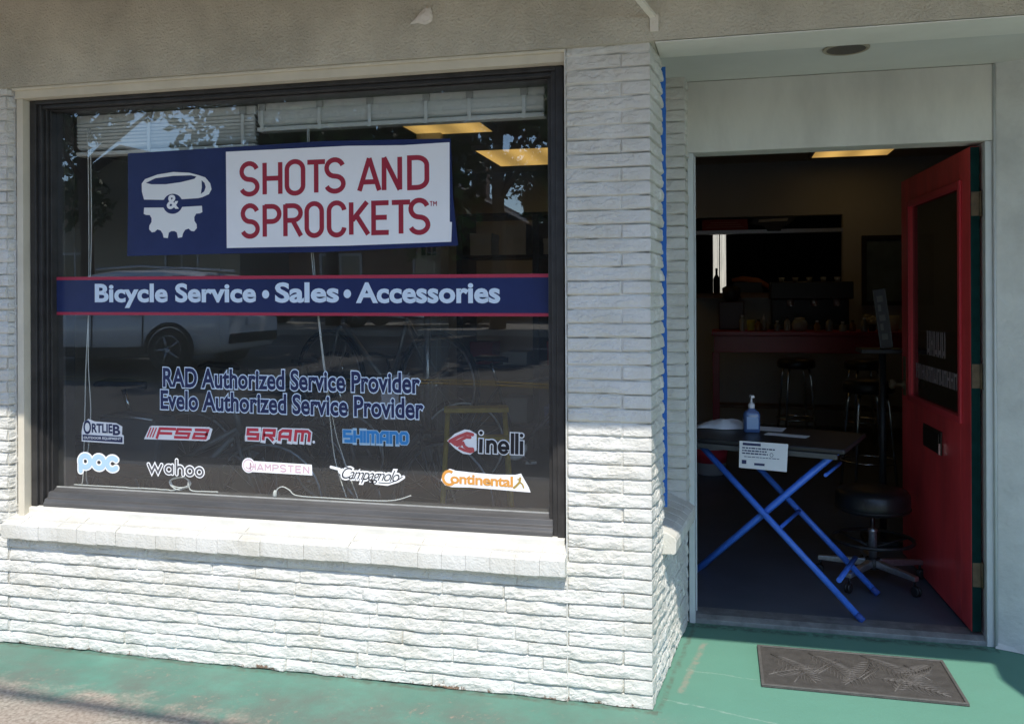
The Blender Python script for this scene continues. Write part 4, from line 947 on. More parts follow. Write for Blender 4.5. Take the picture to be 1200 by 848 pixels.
# swivel stool behind the table
stl = thing('swivel_stool', 'round black swivel stool on steel castor base behind the table', 'stool', (.975, 1.56, .03), .35)
stl_seat = MB().lathe([(.02, .352), (.160, .352), (.174, .362), (.177, .395), (.174, .440), (.160, .458), (.08, .464), (.0, .465)], (0, 0, 0), 'z', 36).build('seat', BLACKL, stl)
MB().lathe([(.178, .366), (.1795, .370), (.178, .374)], (0, 0, 0), 'z', 36).build('seat_piping', BLACKP, stl)
MB().lathe([(.010, .20), (.010, .350), (.05, .3515)], (0, 0, 0), 'z', 16).build('piston', CHROME, stl)
MB().lathe([(.020, .09), (.020, .245), (.022, .25), (.022, .26), (.012, .262)], (0, 0, 0), 'z', 18).build('column', STEEL, stl)
MB().lathe([(.034, .065), (.036, .07), (.036, .115), (.028, .12)], (0, 0, 0), 'z', 18).build('hub', BLACKP, stl)
for k in range(5):
    a = 2*PI*k/5; lg = MB(); lg.prism([(.03, .075), (.03, .112), (.262, .095), (.262, .072)], 'y', -.015, .015); o = lg.build('leg', STEEL, stl, .004); o.rotation_euler = (0, 0, a)
    cs_ = MB(); cs_.tube([(.250, 0, .045), (.250, 0, .075)], .006, 8); cs_.lathe([(.018, -.014), (.0245, -.011), (.0245, -.003), (.014, -.002), (.014, .002), (.0245, .003), (.0245, .011), (.018, .014)], (.258, 0, .0245), 'y', 16); o = cs_.build('castor', BLACKP, stl); o.rotation_euler = (0, 0, a)
ring = [(.19*math.cos(2*PI*i/32), .19*math.sin(2*PI*i/32), .21) for i in range(33)]
fr_ = MB().tube(ring, .009, 8, cap=False)
for k in range(3): a = 2*PI*k/3; fr_.tube([(.02*math.cos(a), .02*math.sin(a), .17), (.19*math.cos(a), .19*math.sin(a), .21)], .006, 6)
fr_.build('foot_ring', BLACKP, stl)

# red counter at the back with things on it
ct = thing('service_counter', 'long red service counter with open front at the back of shop', 'counter', (1.4, 6.3, .03))
tp = MB(); tp.box((-1.24, -.32, 1.03), (2.0, .35, 1.075)); tp.build('countertop', COUNTER, ct, .006)
ap = MB(); ap.box((-1.22, -.30, .86), (1.98, -.27, 1.029)); ap.build('apron', COUNTER, ct, .004)
for x in (-1.2, .75, 1.94): bx((x-.035, -.298, 0), (x+.035, -.228, .8595) if False else (x+.035, -.228, .859)).build('post', COUNTER, ct, .004)
bx((-1.2, .1, .25), (1.95, .34, .28)).build('shelf', WOODM, ct)
Zc = 1.106
def put(name, label, cat, x, y, prof, mm, lid=None, lm=None, n=20):
    t = thing(name, label, cat, (x, y, Zc)); MB().lathe(prof, (0, 0, 0), 'z', n).build('body', mm, t)
    if lid: MB().lathe(lid, (0, 0, 0), 'z', n).build('lid', lm, t)
    return t
put('plastic_cup', 'yellow green plastic cup on the red counter', 'cup', .55, 6.15, [(.030, 0), (.034, .002), (.042, .11), (.038, .11), (.031, .008)], mat('lime_plastic', (.42, .42, .06), .4))
put('spray_bottle', 'small white topped squeeze bottle next to the green cup on counter', 'bottle', .68, 6.2, [(.03, 0), (.033, .01), (.032, .08), (.012, .105), (.012, .11)], mat('smoky_plastic', (.20, .22, .22), .3), [(.014, .11), (.014, .13), (.005, .15), (.004, .17)], PAPER)
put('glass_jar', 'squat pale glass jar in the middle of the red counter', 'jar', 1.03, 6.2, [(.06, 0), (.075, .015), (.08, .07), (.06, .11), (.05, .115)], mat('pale_jar', (.30, .32, .30), .25), [(.052, .115), (.052, .13), (.01, .135)], STEEL)
put('paper_cup', 'pale paper cup at the right end of the red counter', 'cup', 1.90, 6.12, [(.045, 0), (.058, .155), (.054, .155), (.043, .01)], mat('cream_card', (.60, .56, .44), .6))
rr = random.Random(77)
for k, x in enumerate((.46, .62, .80, .90, 1.18, 1.30, 1.42, 1.52, 1.62)):
    hh = rr.uniform(.05, .13); rb0 = rr.uniform(.022, .036)
    t = thing('small_bottle', 'small dim bottle in the row of clutter along the red counter', 'bottle', (x, 6.03+.05*(k % 2), Zc), 0, 'small bottles in a row along the red counter')
    MB().lathe([(rb0*.95, 0), (rb0, .006), (rb0, hh), (rb0*.45, hh+.02), (rb0*.42, hh+.03)], (0, 0, 0), 'z', 14).build('body', (mat('dull_ceramic', (.35, .34, .32), .35), mat('amber_plastic', (.22, .09, .02), .3), mat('grey_tin', (.25, .26, .27), .35, .6))[k % 3], t)
    MB().lathe([(rb0*.5, hh+.03), (rb0*.5, hh+.045), (rb0*.3, hh+.048)], (0, 0, 0), 'z', 12).build('cap', (PAPER, BLACKP)[k % 2], t)
pl = thing('potted_flowers', 'little pot of white flowers on the red counter', 'plant', (1.72, 6.2, Zc)); MB().lathe([(.03, 0), (.042, .07), (.036, .07)], (0, 0, 0), 'z', 14).build('pot', BLACKP, pl)
fl_ = MB(); rr = random.Random(12)
for k in range(46):
    a, e = rr.uniform(0, 6.28), rr.uniform(.1, 1.2); rr_ = rr.uniform(.03, .08); p = Vector((rr_*math.cos(a)*1.1, rr_*math.sin(a), .09+rr_*math.sin(e)*1.1)); u_ = Vector((rr.uniform(-1, 1), rr.uniform(-1, 1), rr.uniform(-1, 1))).normalized()*.014; v_ = u_.orthogonal().normalized()*.012
    fl_.add([p-u_, p+v_, p+u_, p-v_], [(0, 1, 2, 3)])
fl_.build('blossoms', mat('white_petal', (.6, .6, .52), .6), pl)
# dark machine with warm top on the pass-through ledge
em_ = thing('coffee_machine', 'dark boxy coffee machine on the counter below the pass-through', 'machine', (1.18, 6.52, Zc))
mcb = MB(); mcb.box((-.42, -.10, .32), (.40, .22, .50)); mcb.box((-.40, .08, .02), (.38, .22, .32)); mcb.box((-.42, -.12, 0), (.40, .22, .05)); mcb.build('body', BLACKP, em_, .01)
for x in (-.22, .02, .24):
    gh = MB(); gh.lathe([(.035, .25), (.035, .32), (.02, .325)], (x, -.03, 0), 'z', 14); gh.tube([(x, -.06, .265), (x, -.16, .255)], .01, 8); gh.build('group_head', STEEL, em_)
for k in range(5):
    c_ = MB().lathe([(.022, .0), (.032, .049), (.029, .049), (.018, .007)], (0, 0, 0), 'z', 12).build('espresso_cup', mat('dull_ceramic', (.35, .34, .32), .35)); c_.location = (1.18-.3+k*.14, 6.57, Zc+.501)
    tag(c_, 'small dull ceramic cup in the row on top of the coffee machine', 'cup', 'cups in a row on the coffee machine')
gr = thing('coffee_grinder', 'dark coffee grinder at left end of the red counter', 'grinder', (.36, 6.45, Zc)); bx((-.13, -.12, 0), (.13, .15, .30)).build('body', mat('dark_maroon', (.045, .014, .014), .4), gr, .012); MB().lathe([(.05, .3), (.09, .33), (.095, .44), (.06, .46)], (0, 0, 0), 'z', 16).build('hopper', BLACKP, gr)
# pass-through: ledge, rolled shutter bar, pennants
bx((-.03, 6.86, 1.44), (1.56, 7.0-.002, 1.468)).build('pass_ledge', WOODM, shop)
bx((-.02, 6.985, 2.16), (1.548, 7.1, 2.20)).build('shutter_bar', STEEL, shop)
pn = thing('wall_banner', 'dark red rectangular banner over the pass-through in the back', 'banner', (.30, 6.97, 2.26)); bx((-.25, -.004, -.06), (.25, .004, .06)).build('cloth', mat('dull_red_cloth', (.20, .02, .02), .7), pn)
lm_ = MB(); 
for k in range(3): lm_.box((-.20+.02*k, -.006, -.03+.025*k), (.20-.03*k, -.0045, -.02+.025*k))
lm_.build('faded_print', mat('faded_pink_print', (.30, .12, .12), .7), pn)
pn2 = thing('wall_banner', 'black shield shaped pennant over the pass-through in the back', 'banner', (.82, 6.97, 2.25)); MB().prism([(-.24, .02), (-.19, .085), (.24, .085), (.21, .03), (.10, -.02), (.08, -.07), (-.06, -.07), (-.10, -.01)], 'y', -.004, .004).build('cloth', BLACKP, pn2)
MB().prism([(-.16, .03), (-.15, .06), (.16, .068), (.15, .04)], 'y', -.0065, -.0045).build('faded_print', mat('grey_print', (.35, .35, .35), .7), pn2)
# things seen through the pass-through
tg = thing('serving_tray', 'white topped tray standing in the dark back room', 'tray', (1.1, 7.45, 1.50)); bx((-.16, -.1, .10), (.16, .12, .125)).build('tray_top', PAPER, tg, .004)
for x in (-.15, .15): bx((x-.008, -.09, 0), (x+.008, .11, .0995)).build('tray_leg', BLACKP, tg)
bx((-.1, 7.3, 1.44), (3.0, 7.9, 1.5)).build('back_counter', WOODM, shop)
oc = thing('orange_cover', 'dull orange folded cover lying on the ledge in the dark back room', 'cover', (.60, 7.5, 1.50)); cv_ = MB()
cv_.tube([(-.22, 0, .15), (-.1, 0, .165), (.08, 0, .14), (.2, .02, .07), (.24, .02, .01)], [.02, .035, .035, .03, .02], 10); cv_.build('cloth', mat('orange_cloth', (.55, .17, .04), .8), oc); bx((-.2, -.06, 0), (.12, .1, .12)).build('box', BLACKP, oc)
bt = thing('wine_bottle', 'dark bottle standing against the bright rear window', 'bottle', (.205, 7.6, 1.50)); MB().lathe([(.036, 0), (.038, .01), (.038, .17), (.014, .22), (.013, .29)], (0, 0, 0), 'z', 16).build('body', BLACKP, bt); MB().lathe([(.015, .27), (.015, .293), (.01, .295)], (0, 0, 0), 'z', 12).build('cap', WOODM, bt)
# framed picture on the back wall
pf = thing('framed_picture', 'dark framed dull blue picture on the tan back wall', 'picture', (2.1, 6.99, 1.73))
f_ = MB(); f_.box((-.36, -.03, -.38), (-.31, 0, .38)); f_.box((.31, -.03, -.38), (.36, 0, .38)); f_.box((-.31, -.03, .33), (.31, 0, .38)); f_.box((-.31, -.03, -.38), (.31, 0, -.33)); f_.build('frame', BLACKP, pf, .003)
bx((-.31, -.012, -.33), (.31, -.002, .33)).build('print', mat('dull_blue_print', (.10, .15, .17), .5, var=.4, scale=4), pf)
# bar stools
def bar_stool(name, label, loc, rz, grp):
    t = thing(name, label, 'stool', loc, rz, grp)
    MB().lathe([(.0, .74), (.16, .74), (.175, .755), (.175, .80), (.16, .825), (.0, .83)], (0, 0, 0), 'z', 28).build('seat', BLACKL, t)
    for k in range(4):
        a = PI/4+k*PI/2; l = MB(); l.tube([(.13*math.cos(a), .13*math.sin(a), .745), (.15*math.cos(a), .15*math.sin(a), .66), (.21*math.cos(a), .21*math.sin(a), .0)], .011, 8); l.build('leg', CHROME, t)
    l = MB().tube([(.185*math.cos(2*PI*i/24), .185*math.sin(2*PI*i/24), .26) for i in range(25)], .008, 6, cap=False); l.build('foot_ring', CHROME, t)
    return t
s0 = bar_stool('bar_stool', 'black padded bar stool with bright chrome legs next to the red door', (1.26, 3.5, .03), .2, 'bar stools in the shop')
for (x, y, lab) in ((.95, 5.65, 'black bar stool under the middle of the red counter'), (1.55, 5.6, 'black bar stool under the right part of the red counter')):
    c_ = copy_tree(s0); c_.location = (x, y, .03); c_['label'] = lab
# long box with worn print leaning by the door
lb_ = thing('cardboard_box', 'tall narrow black box with white print leaning beside the door edge', 'box', (1.165, 2.25, 1.155)); 
q_ = bx((-.035, -.03, 0), (.035, .03, .34)).build('carton', BLACKP, lb_, .003); lb_.rotation_euler = (0, -.12, -.15)
wm = MB(); rr = random.Random(6)
for k in range(5): z = .05+k*.054; wm.box((-.018, -.0315, z), (.014, -.0305, z+.034)) if k % 2 == 0 else wm.box((-.018, -.0315, z), (-.002, -.0305, z+.038))
for z in (-1, 1): wm.box((z*.032-.0015, -.0315, .01), (z*.032+.0015, -.0305, .33))
wm.build('worn_print', mat('grey_white_print', (.14, .14, .125), .6), lb_)
pd = thing('display_pedestal', 'slim dark display pedestal beside the open door', 'stand', (1.15, 2.3, .03)); bx((-.11, -.10, .0), (.11, .10, .03)).build('base', BLACKP, pd, .004); MB().tube([(0, 0, .03), (0, 0, 1.095)], .02, 12).build('post', BLACKP, pd); bx((-.13, -.11, 1.095), (.11, .11, 1.12)).build('shelf', BLACKP, pd, .004)
# red and white bucket by the left jamb
bk = thing('bucket', 'white bucket with a red band by the left door jamb', 'bucket', (.16, 4.1, .03))
MB().lathe([(.10, 0), (.115, .01), (.14, .24), (.145, .245), (.138, .25), (.13, .24), (.105, .015)], (0, 0, 0), 'z', 24).build('body', mat('white_bucket', (.6, .6, .6), .4), bk); MB().lathe([(.1255, .10), (.1385, .21), (.1365, .21)], (0, 0, 0), 'z', 24).build('band', BRIGHTRED, bk)
# ceiling light panels
def ceiling_light(x0, x1, y0, y1, label):
    t = thing('ceiling_light', label, 'ceiling light', ((x0+x1)/2, (y0+y1)/2, 2.95), group='warm fluorescent panels on the shop ceiling'); a, b = (x1-x0)/2, (y1-y0)/2
    f = MB(); f.box((-a-.03, -b-.03, -.05), (-a, b+.03, -.001)); f.box((a, -b-.03, -.05), (a+.03, b+.03, -.001)); f.box((-a, -b-.03, -.05), (a, -b, -.001)); f.box((-a, b, -.05), (a, b+.03, -.001)); f.build('frame', CEILM, t)
    bx((-a, -b, -.047), (a, b, -.03)).build('diffuser', PANELLIT, t)
ceiling_light(-2.36, -1.68, 3.68, 4.26, 'warm lit ceiling panel just under the right blind')
ceiling_light(-2.10, -.95, 5.17, 6.22, 'warm lit ceiling panel at upper right of the window')
ceiling_light(1.18, 1.92, 6.0, 6.5, 'warm lit ceiling panel seen over the doorway')

# ------------------------------------------------------------------ inside, behind the shop window
def wheel(mb_t, mb_r, c, r=.335):
    c = Vector(c); N_ = 40
    mb_t.tube([c+Vector((r*math.cos(2*PI*i/N_), 0, r*math.sin(2*PI*i/N_))) for i in range(N_+1)], .017, 8, cap=False)
    mb_r.tube([c+Vector(((r-.026)*math.cos(2*PI*i/N_), 0, (r-.026)*math.sin(2*PI*i/N_))) for i in range(N_+1)], .009, 6, cap=False)
    for k in range(16): a = 2*PI*k/16; s = (-1)**k*.02; mb_r.tube([c+Vector((0, s, 0)), c+Vector(((r-.03)*math.cos(a), 0, (r-.03)*math.sin(a)))], .0012, 4, cap=False)
    mb_r.tube([c+Vector((0, -.04, 0)), c+Vector((0, .04, 0))], .014, 10)
def bicycle(label, loc, rz, fm, grp='bicycles inside the shop', drop=False, step=False):
    t = thing('bicycle', label, 'bicycle', loc, rz, grp)
    R = Vector((-.42, 0, .335)); Fh = Vector((.60, 0, .335)); BB = Vector((0, 0, .28)); ST = Vector((-.16, 0, .80)); HT = Vector((.42, 0, .86)); HB = Vector((.46, 0, .72))
    f = MB()
    top = (ST-(ST-BB)*.06, HT-(HT-HB)*.25) if not step else (BB+(ST-BB)*.35, HB+(HT-HB)*.1)
    f.tube(top, .016, 8); f.tube([BB, HB], .019, 8); f.tube([BB, ST], .0155, 8); f.tube([HB-(HT-HB)*.1, HT+(HT-HB)*.1], .019, 8)
    for s in (-.035, .035): f.tube([BB+Vector((0, s*.6, 0)), R+Vector((0, s*1.5, 0))], .009, 6); f.tube([ST-(ST-BB)*.08+Vector((0, s*.5, 0)), R+Vector((0, s*1.5, 0))], .008, 6)
    f.build('frame', fm, t)
    fk = MB()
    for s in (-.05, .05): fk.tube([HB+Vector((0, s, -.02)), HB+Vector((.05, s, -.2)), Fh+Vector((0, s, 0))], .010, 6)
    fk.tube([HB+Vector((0, -.05, -.02)), HB+Vector((0, .05, -.02))], .014, 6); fk.build('fork', fm, t)
    for c in (R, Fh): a, b = MB(), MB(); wheel(a, b, c); wh = a.build('wheel', TYRE, t); b.build('rim', STEEL, wh)
    se = MB(); top_ = ST+(ST-BB).normalized()*.14; se.tube([ST, top_], .0125, 8); se.build('seat_post', CHROME, t)
    sa = MB()
    secs = [(-.13, .075, .0), (-.08, .07, .012), (0, .04, .006), (.08, .02, .002), (.13, .013, -.008)]
    for (x, hw_, z) in secs:
        for k in range(8): a = 2*PI*k/8; sa.v.append((top_.x+x, hw_*math.cos(a), top_.z+.03+z+.022*math.sin(a)))
    for i in range(4):
        for k in range(8): sa.f.append((i*8+k, i*8+(k+1) % 8, i*8+8+(k+1) % 8, i*8+8+k)); sa.sm.append(True)
    sa.f += [tuple(range(8)), tuple(range(32, 40))]; sa.sm += [False]*2
    sa.build('saddle', BLACKL, t)
    hb_ = MB(); sm_ = HT+(HT-HB).normalized()*.1; hb_.tube([HT, sm_, sm_+Vector((.07, 0, .01))], .013, 8)
    if drop:
        for s in (-1, 1): hb_.tube([sm_+Vector((.07, 0, .01)), sm_+Vector((.08, s*.2, .01)), sm_+Vector((.16, s*.21, -.02)), sm_+Vector((.15, s*.21, -.11)), sm_+Vector((.06, s*.22, -.12))], .011, 8)
    else:
        for s in (-1, 1): hb_.tube([sm_+Vector((.07, 0, .01)), sm_+Vector((.05, s*.15, .05)), sm_+Vector((-.03, s*.31, .06))], .011, 8)
    hb_.build('handlebar', BLACKP, t)
    ck = MB(); ck.lathe([(.085, .045), (.092, .047), (.092, .05), (.085, .052)], BB, 'y', 24); ck.tube([BB+Vector((0, .055, 0)), BB+Vector((.12, .06, -.12))], .009, 6); ck.tube([BB+Vector((0, -.055, 0)), BB+Vector((-.12, -.06, .12))], .009, 6); ck.box((BB.x+.08, .062, BB.z-.13), (BB.x+.17, .14, BB.z-.11)); ck.box((BB.x-.17, -.14, BB.z+.11), (BB.x-.08, -.062, BB.z+.13)); ck.build('crankset', STEEL, t)
    return t
bicycle('grey step-through bicycle with black saddle at left inside the window', (-2.72, 1.05, .03), .12, mat('grey_frame', (.14, .15, .15), .4, .4), step=True)
bicycle('black bicycle standing in the middle behind the window glass', (-1.75, 1.55, .03), -.35, mat('black_frame', (.03, .03, .033), .3))
bicycle('pale drop bar bicycle with yellow taped bars behind the service lines', (-1.95, 2.5, .55), 2.75, mat('silver_frame', (.35, .36, .36), .35, .5), drop=True)
bproto = [o for o in COL.objects if o.name.startswith('bicycle') and o.get('category') == 'bicycle'][1]
for (x, y, z, rz_, lab) in ((-2.9, 2.3, .03, .25, 'black bicycle parked deepest at far left behind the window'), (-2.6, 3.4, .03, -.5, 'black bicycle parked farther back behind the step-through bicycle'), (-1.25, 3.3, .03, .5, 'black bicycle parked behind the yellow stepladder in the shop')):
    c_ = copy_tree(bproto); c_.location = (x, y, z); c_.rotation_euler = (0, 0, rz_); c_['label'] = lab
rp = thing('repair_stand', 'grey two legged repair stand in the middle behind the window', 'stand', (-1.55, 2.1, .03))
MB().tube([(0, 0, .55), (0, 0, 1.35)], .022, 10).build('mast', STEEL, rp)
for s in (-1, 1): MB().tube([(0, 0, .62), (s*.28, -.12, 0)], .016, 8).build('leg', mat('grey_leg', (.28, .29, .27), .5), rp)
MB().tube([(0, 0, 1.30), (-.25, .05, 1.34)], .018, 8).build('clamp_arm', STEEL, rp)
yl = thing('stepladder', 'yellow stepladder standing at right behind the window', 'ladder', (-1.02, 1.35, .03), .3)
for s in (-1, 1): MB().tube([(s*.20, -.18, 0), (s*.15, 0, .82)], .014, 8).build('front_rail', YELLOW, yl); MB().tube([(s*.20, .24, 0), (s*.15, .02, .80)], .011, 8).build('rear_rail', YELLOW, yl)
for k in range(3): z = .2+.24*k; bx((-.175+.008*k, -.145+.05*k-.04, z), (.175-.008*k, -.145+.05*k+.04, z+.02)).build('tread', YELLOW, yl, .003)
bx((-.17, -.05, .82), (.17, .07, .845)).build('top_step', YELLOW, yl, .004)
# grey column with sockets, dark shelving, small cards
co_ = thing('column', 'pale grey square column with black sockets beneath the banner', 'column', (-2.25, 4.3, .03)); bx((-.11, -.11, 0), (.11, .11, 2.918)).build('shaft', mat('pale_grey_paint', (.36, .36, .34), .7), co_)
sk = MB()
for k in range(3): sk.box((-.065+.05*k, -.118, 1.80), (-.03+.05*k, -.1105, 1.87))
sk.build('socket', BLACKP, co_)
sh = thing('shelving_unit', 'tall black shelving unit in the right of the window', 'shelf', (-1.45, 5.2, .03))
for x in (-.75, 0, .75): bx((x-.03, -.25, 0), (x+.03, .25, 2.2)).build('upright', BLACKP, sh)
for z in (.2, .75, 1.3, 1.8, 2.2): bx((-.78, -.26, z+.001), (.78, .26, z+.03)).build('board', BLACKP, sh)
rr = random.Random(21)
cols = [mat('box_brown', (.20, .13, .07), .8), mat('box_white', (.45, .45, .43), .7), mat('box_blue', (.05, .09, .25), .6), mat('box_red', (.25, .03, .03), .6)]
labs = ['top', 'second', 'third', 'fourth']
nbx = 0
for zi, z in enumerate((.231, .781, 1.331, 1.831)):
    for xi, x in enumerate((-.55, -.22, .2, .5)):
        hh = rr.uniform(.12, .3); ww = rr.uniform(.10, .14); o = MB(); o.box((-ww, -.15, 0), (ww, .15, hh)); o.box((-ww-.004, -.154, hh*.75), (ww+.004, .154, hh+.004))
        cn = ['brown', 'white', 'blue', 'red']; ci = (zi*3+xi*5+zi*xi) % 4
        o = o.build('lidded_box', cols[ci]); o.location = (-1.45+x, 5.15, .03+z)
        tag(o, f'{cn[ci]} lidded box, {["first", "second", "third", "last"][xi]} from left on the {["lowest", "second lowest", "second highest", "highest"][zi]} board of the black shelving', 'box', 'boxes on the black shelving')
# paper cards stood behind the glass, a dark slatwall sign at the left floor
for (x, z, lab) in ((-1.33, .86, 'larger pale card hanging behind the window right of centre'), (-1.27, 1.0, 'smaller pale card hanging behind the window right of centre')):
    o = bx((-.045, 0, 0), (.045, .003, .13 if z < .9 else .08)).build('paper_card', mat('lilac_card', (.38, .38, .45), .7)); o.location = (x, .9, z); tag(o, lab, 'card')
tote = thing('messenger_bag', 'black bag with pale rim in the lower left of the window', 'bag', (-2.62, .75, .62)); MB().prism([(-.14, 0), (.16, 0), (.19, .20), (.15, .24), (-.15, .26), (-.19, .2)], 'y', -.09, .09).build('body', mat('dark_navy_canvas', (.03, .045, .06), .7), tote, .02); MB().tube([(-.15, -.095, .25), (0, -.1, .255), (.15, -.095, .24)], .006, 6).build('rim', STEEL, tote)
shb = thing('display_table', 'low dark display table in the lower left of the window', 'table', (-2.65, .78, .03)); bx((-.38, -.22, .56), (.38, .22, .588)).build('tabletop', DARKTOP, shb, .004)
for x in (-.34, .34):
    for y in (-.18, .18): bx((x-.02, y-.02, 0), (x+.02, y+.02, .559)).build('leg', BLACKP, shb)

# ------------------------------------------------------------------ across the street (seen in the window)
def car(label, loc, rz, paint, suv=True, group='cars across the street', name='parked_car'):
    t = thing(name, label, 'car', loc, rz, group); L, Wd, Hh = (4.6, 1.86, 1.62) if suv else (4.5, 1.78, 1.42)
    # stations along x (front +), each: z_bottom, z_belt, z_top, half width belt, half width top
    if suv: ST_ = [(2.28, .42, .62, .70, .62, .50), (2.2, .30, .78, .84, .78, .66), (1.6, .24, .96, 1.0, .90, .78), (1.0, .22, 1.02, 1.06, .93, .80), (.35, .22, 1.03, 1.55, .93, .70), (-.2, .22, 1.04, 1.62, .93, .68), (-1.0, .22, 1.05, 1.60, .93, .68), (-1.7, .24, 1.06, 1.53, .92, .66), (-2.1, .28, 1.05, 1.22, .88, .70), (-2.28, .36, .98, 1.04, .82, .70), (-2.32, .48, .80, .86, .78, .70)]
    else: ST_ = [(2.24, .40, .58, .64, .62, .5), (2.1, .28, .70, .76, .78, .64), (1.5, .22, .82, .86, .87, .74), (.9, .2, .88, .92, .88, .76), (.25, .2, .90, 1.36, .88, .62), (-.4, .2, .92, 1.42, .88, .6), (-1.0, .2, .93, 1.34, .88, .6), (-1.6, .22, .94, 1.02, .87, .70), (-2.1, .28, .92, .97, .80, .66), (-2.26, .40, .78, .84, .74, .62)]
    b = MB()
    for (x, zb, zm, zt_, wb, wt) in ST_:
        half = [(0, zb), (wb*.8, zb), (wb*.97, zb+.10), (wb, (zb+zm)*.5), (wb*.98, zm-.02), (wb*.94, zm), ((wb*.94+wt)/2+.01, zm+(zt_-zm)*.5), (wt, zt_-.05 if zt_-zm > .2 else zt_-.012), (wt*.85, zt_), (0, zt_+.015)]
        for y_, z_ in half: b.v.append((x, y_, z_))
        for y_, z_ in half[-2:0:-1]: b.v.append((x, -y_, z_))
    k = 18
    for i in range(len(ST_)-1):
        for q in range(k): b.f.append((i*k+q, i*k+(q+1) % k, (i+1)*k+(q+1) % k, (i+1)*k+q)); b.sm.append(True)
    b.f += [tuple(range(k)), tuple((len(ST_)-1)*k+q for q in range(k))]; b.sm += [False, False]
    b.build('body', paint, t)
    zb = 1.07 if suv else .95; top = 1.50 if suv else 1.32; wA, wB = (.925, .755) if suv else (.875, .68)
    for s in (-1, 1):
        for (x0_, x1_, x2_, x3_) in (((.95, .08, .22, .30), (.02, -.85, -.85, .10), (-.92, -1.75, -1.55, -.92)) if suv else ((.75, .02, .0, .2), (-.06, -.95, -.9, -.06), (-1.02, -1.42, -1.2, -1.02))):
            gl_ = MB(); gl_.add([(x0_, s*(wA+.008), zb), (x1_, s*(wA+.008), zb), (x2_, s*(wB+.022), top), (x3_, s*(wB+.022), top)], [(0, 1, 2, 3)]); gl_.build('side_window', CARGL, t)
    def pane(nm, vv): MB().add(vv, [(0, 1, 2, 3)]).build(nm, CARGL, t)
    if suv: pane('rear_window', [(-1.80, -.62, 1.50), (-1.80, .62, 1.50), (-2.14, .66, 1.16), (-2.14, -.66, 1.16)]); pane('windscreen', [(.42, -.62, 1.53), (.42, .62, 1.53), (1.02, .72, 1.10), (1.02, -.72, 1.10)])
    else: pane('rear_window', [(-1.08, -.55, 1.36), (-1.08, .55, 1.36), (-1.62, .62, 1.06), (-1.62, -.62, 1.06)]); pane('windscreen', [(.22, -.55, 1.39), (.22, .55, 1.39), (.92, .66, .96), (.92, -.66, .96)])
    for s in (-1, 1):
        for x in (1.42, -1.38):
            wh = MB().lathe([(.16, -.1), (.33, -.1), (.345, -.08), (.345, .08), (.33, .1), (.22, .1)], (x, s*.84, .345), 'y', 28).build('wheel', TYRE, t)
            ri = MB(); ri.lathe([(.0, s*.106), (.05, s*.112), (.06, s*.104)], (x, s*.84, .345), 'y', 12)
            for q in range(5):
                a = 2*PI*q/5; ri.tube([(x+.04*math.cos(a), s*(.84+.105), .345+.04*math.sin(a)), (x+.21*math.cos(a), s*(.84+.10), .345+.21*math.sin(a))], .022, 6)
            ri.lathe([(.21, s*.09), (.225, s*.104), (.235, s*.09)], (x, s*.84, .345), 'y', 24); ri.build('rim', RIM, wh)
            ar = MB(); ar.tube([(x+.40*math.cos(rad(a)), s*.925, .345+.40*math.sin(rad(a))) for a in range(-8, 189, 14)], .035, 6); ar.build('wheel_arch', BLACKP, t)
        MB().box((-2.335, s*.64-.17, .86 if suv else .72), (-2.15, s*.64+.17, 1.03 if suv else .88)).build('tail_light', LAMPR, t, .02)
        MB().box((2.08, s*.58-.14, .64 if suv else .56), (2.22, s*.58+.14, .76 if suv else .68)).build('headlight', LAMPW, t, .02)
        MB().box((.72, s*.93, 1.0), (.86, s*1.07, 1.12)).build('mirror', paint, t, .03)
    bp = MB(); bp.box((-2.36, -.72, .42), (-2.28, .72, .58)); bp.box((2.2, -.68, .36), (2.27, .68, .5)); bp.build('bumper', BLACKP if suv else paint, t, .03)
    for s in (-1, 1):
        se_ = MB(); zt_ = 1.03 if suv else .9; wb_ = .934 if suv else .884
        for xs in ((.98, .02, -.93) if suv else (.78, -.03, -1.0)): se_.box((xs-.006, s*wb_-.006, .34), (xs+.006, s*wb_+.006, zt_))
        se_.build('door_seam', BLACKP, t)
        cl_ = MB(); cl_.box((-.95, s*(wb_-.012)-.012, .24), (1.0, s*(wb_-.012)+.012, .40)); cl_.build('side_cladding', BLACKP, t, .004)
        for xs in ((.18, -.78) if suv else (.1, -.86)): MB().box((xs-.10, s*(wb_+.012)-.012, .88 if suv else .78), (xs+.10, s*(wb_+.012)+.012, .905 if suv else .805)).build('door_handle', paint, t, .004)
    pl_ = bx((-2.37, -.26, .70), (-2.325, .26, .82)).build('number_plate', PAPER, t)
    if suv:
        for s in (-1, 1): MB().tube([(.2, s*.6, 1.64), (-.6, s*.6, 1.68), (-1.6, s*.6, 1.60)], .018, 6).build('roof_rail', STEEL, t)
    return t
yc = -9.75
car('white sport utility car in the street mirrored in the window', (-9.65, yc, gz(yc)-.01), PI, CARW, True)
car('dark red car before the dark carport mirrored in the window', (-7.6, -18.6, gz(-18.6)+.13), PI, CARR, False)
car('grey car behind the trees mirrored in the window', (-13.8, -19.2, gz(-19.2)+.13), 0, CARG, False)

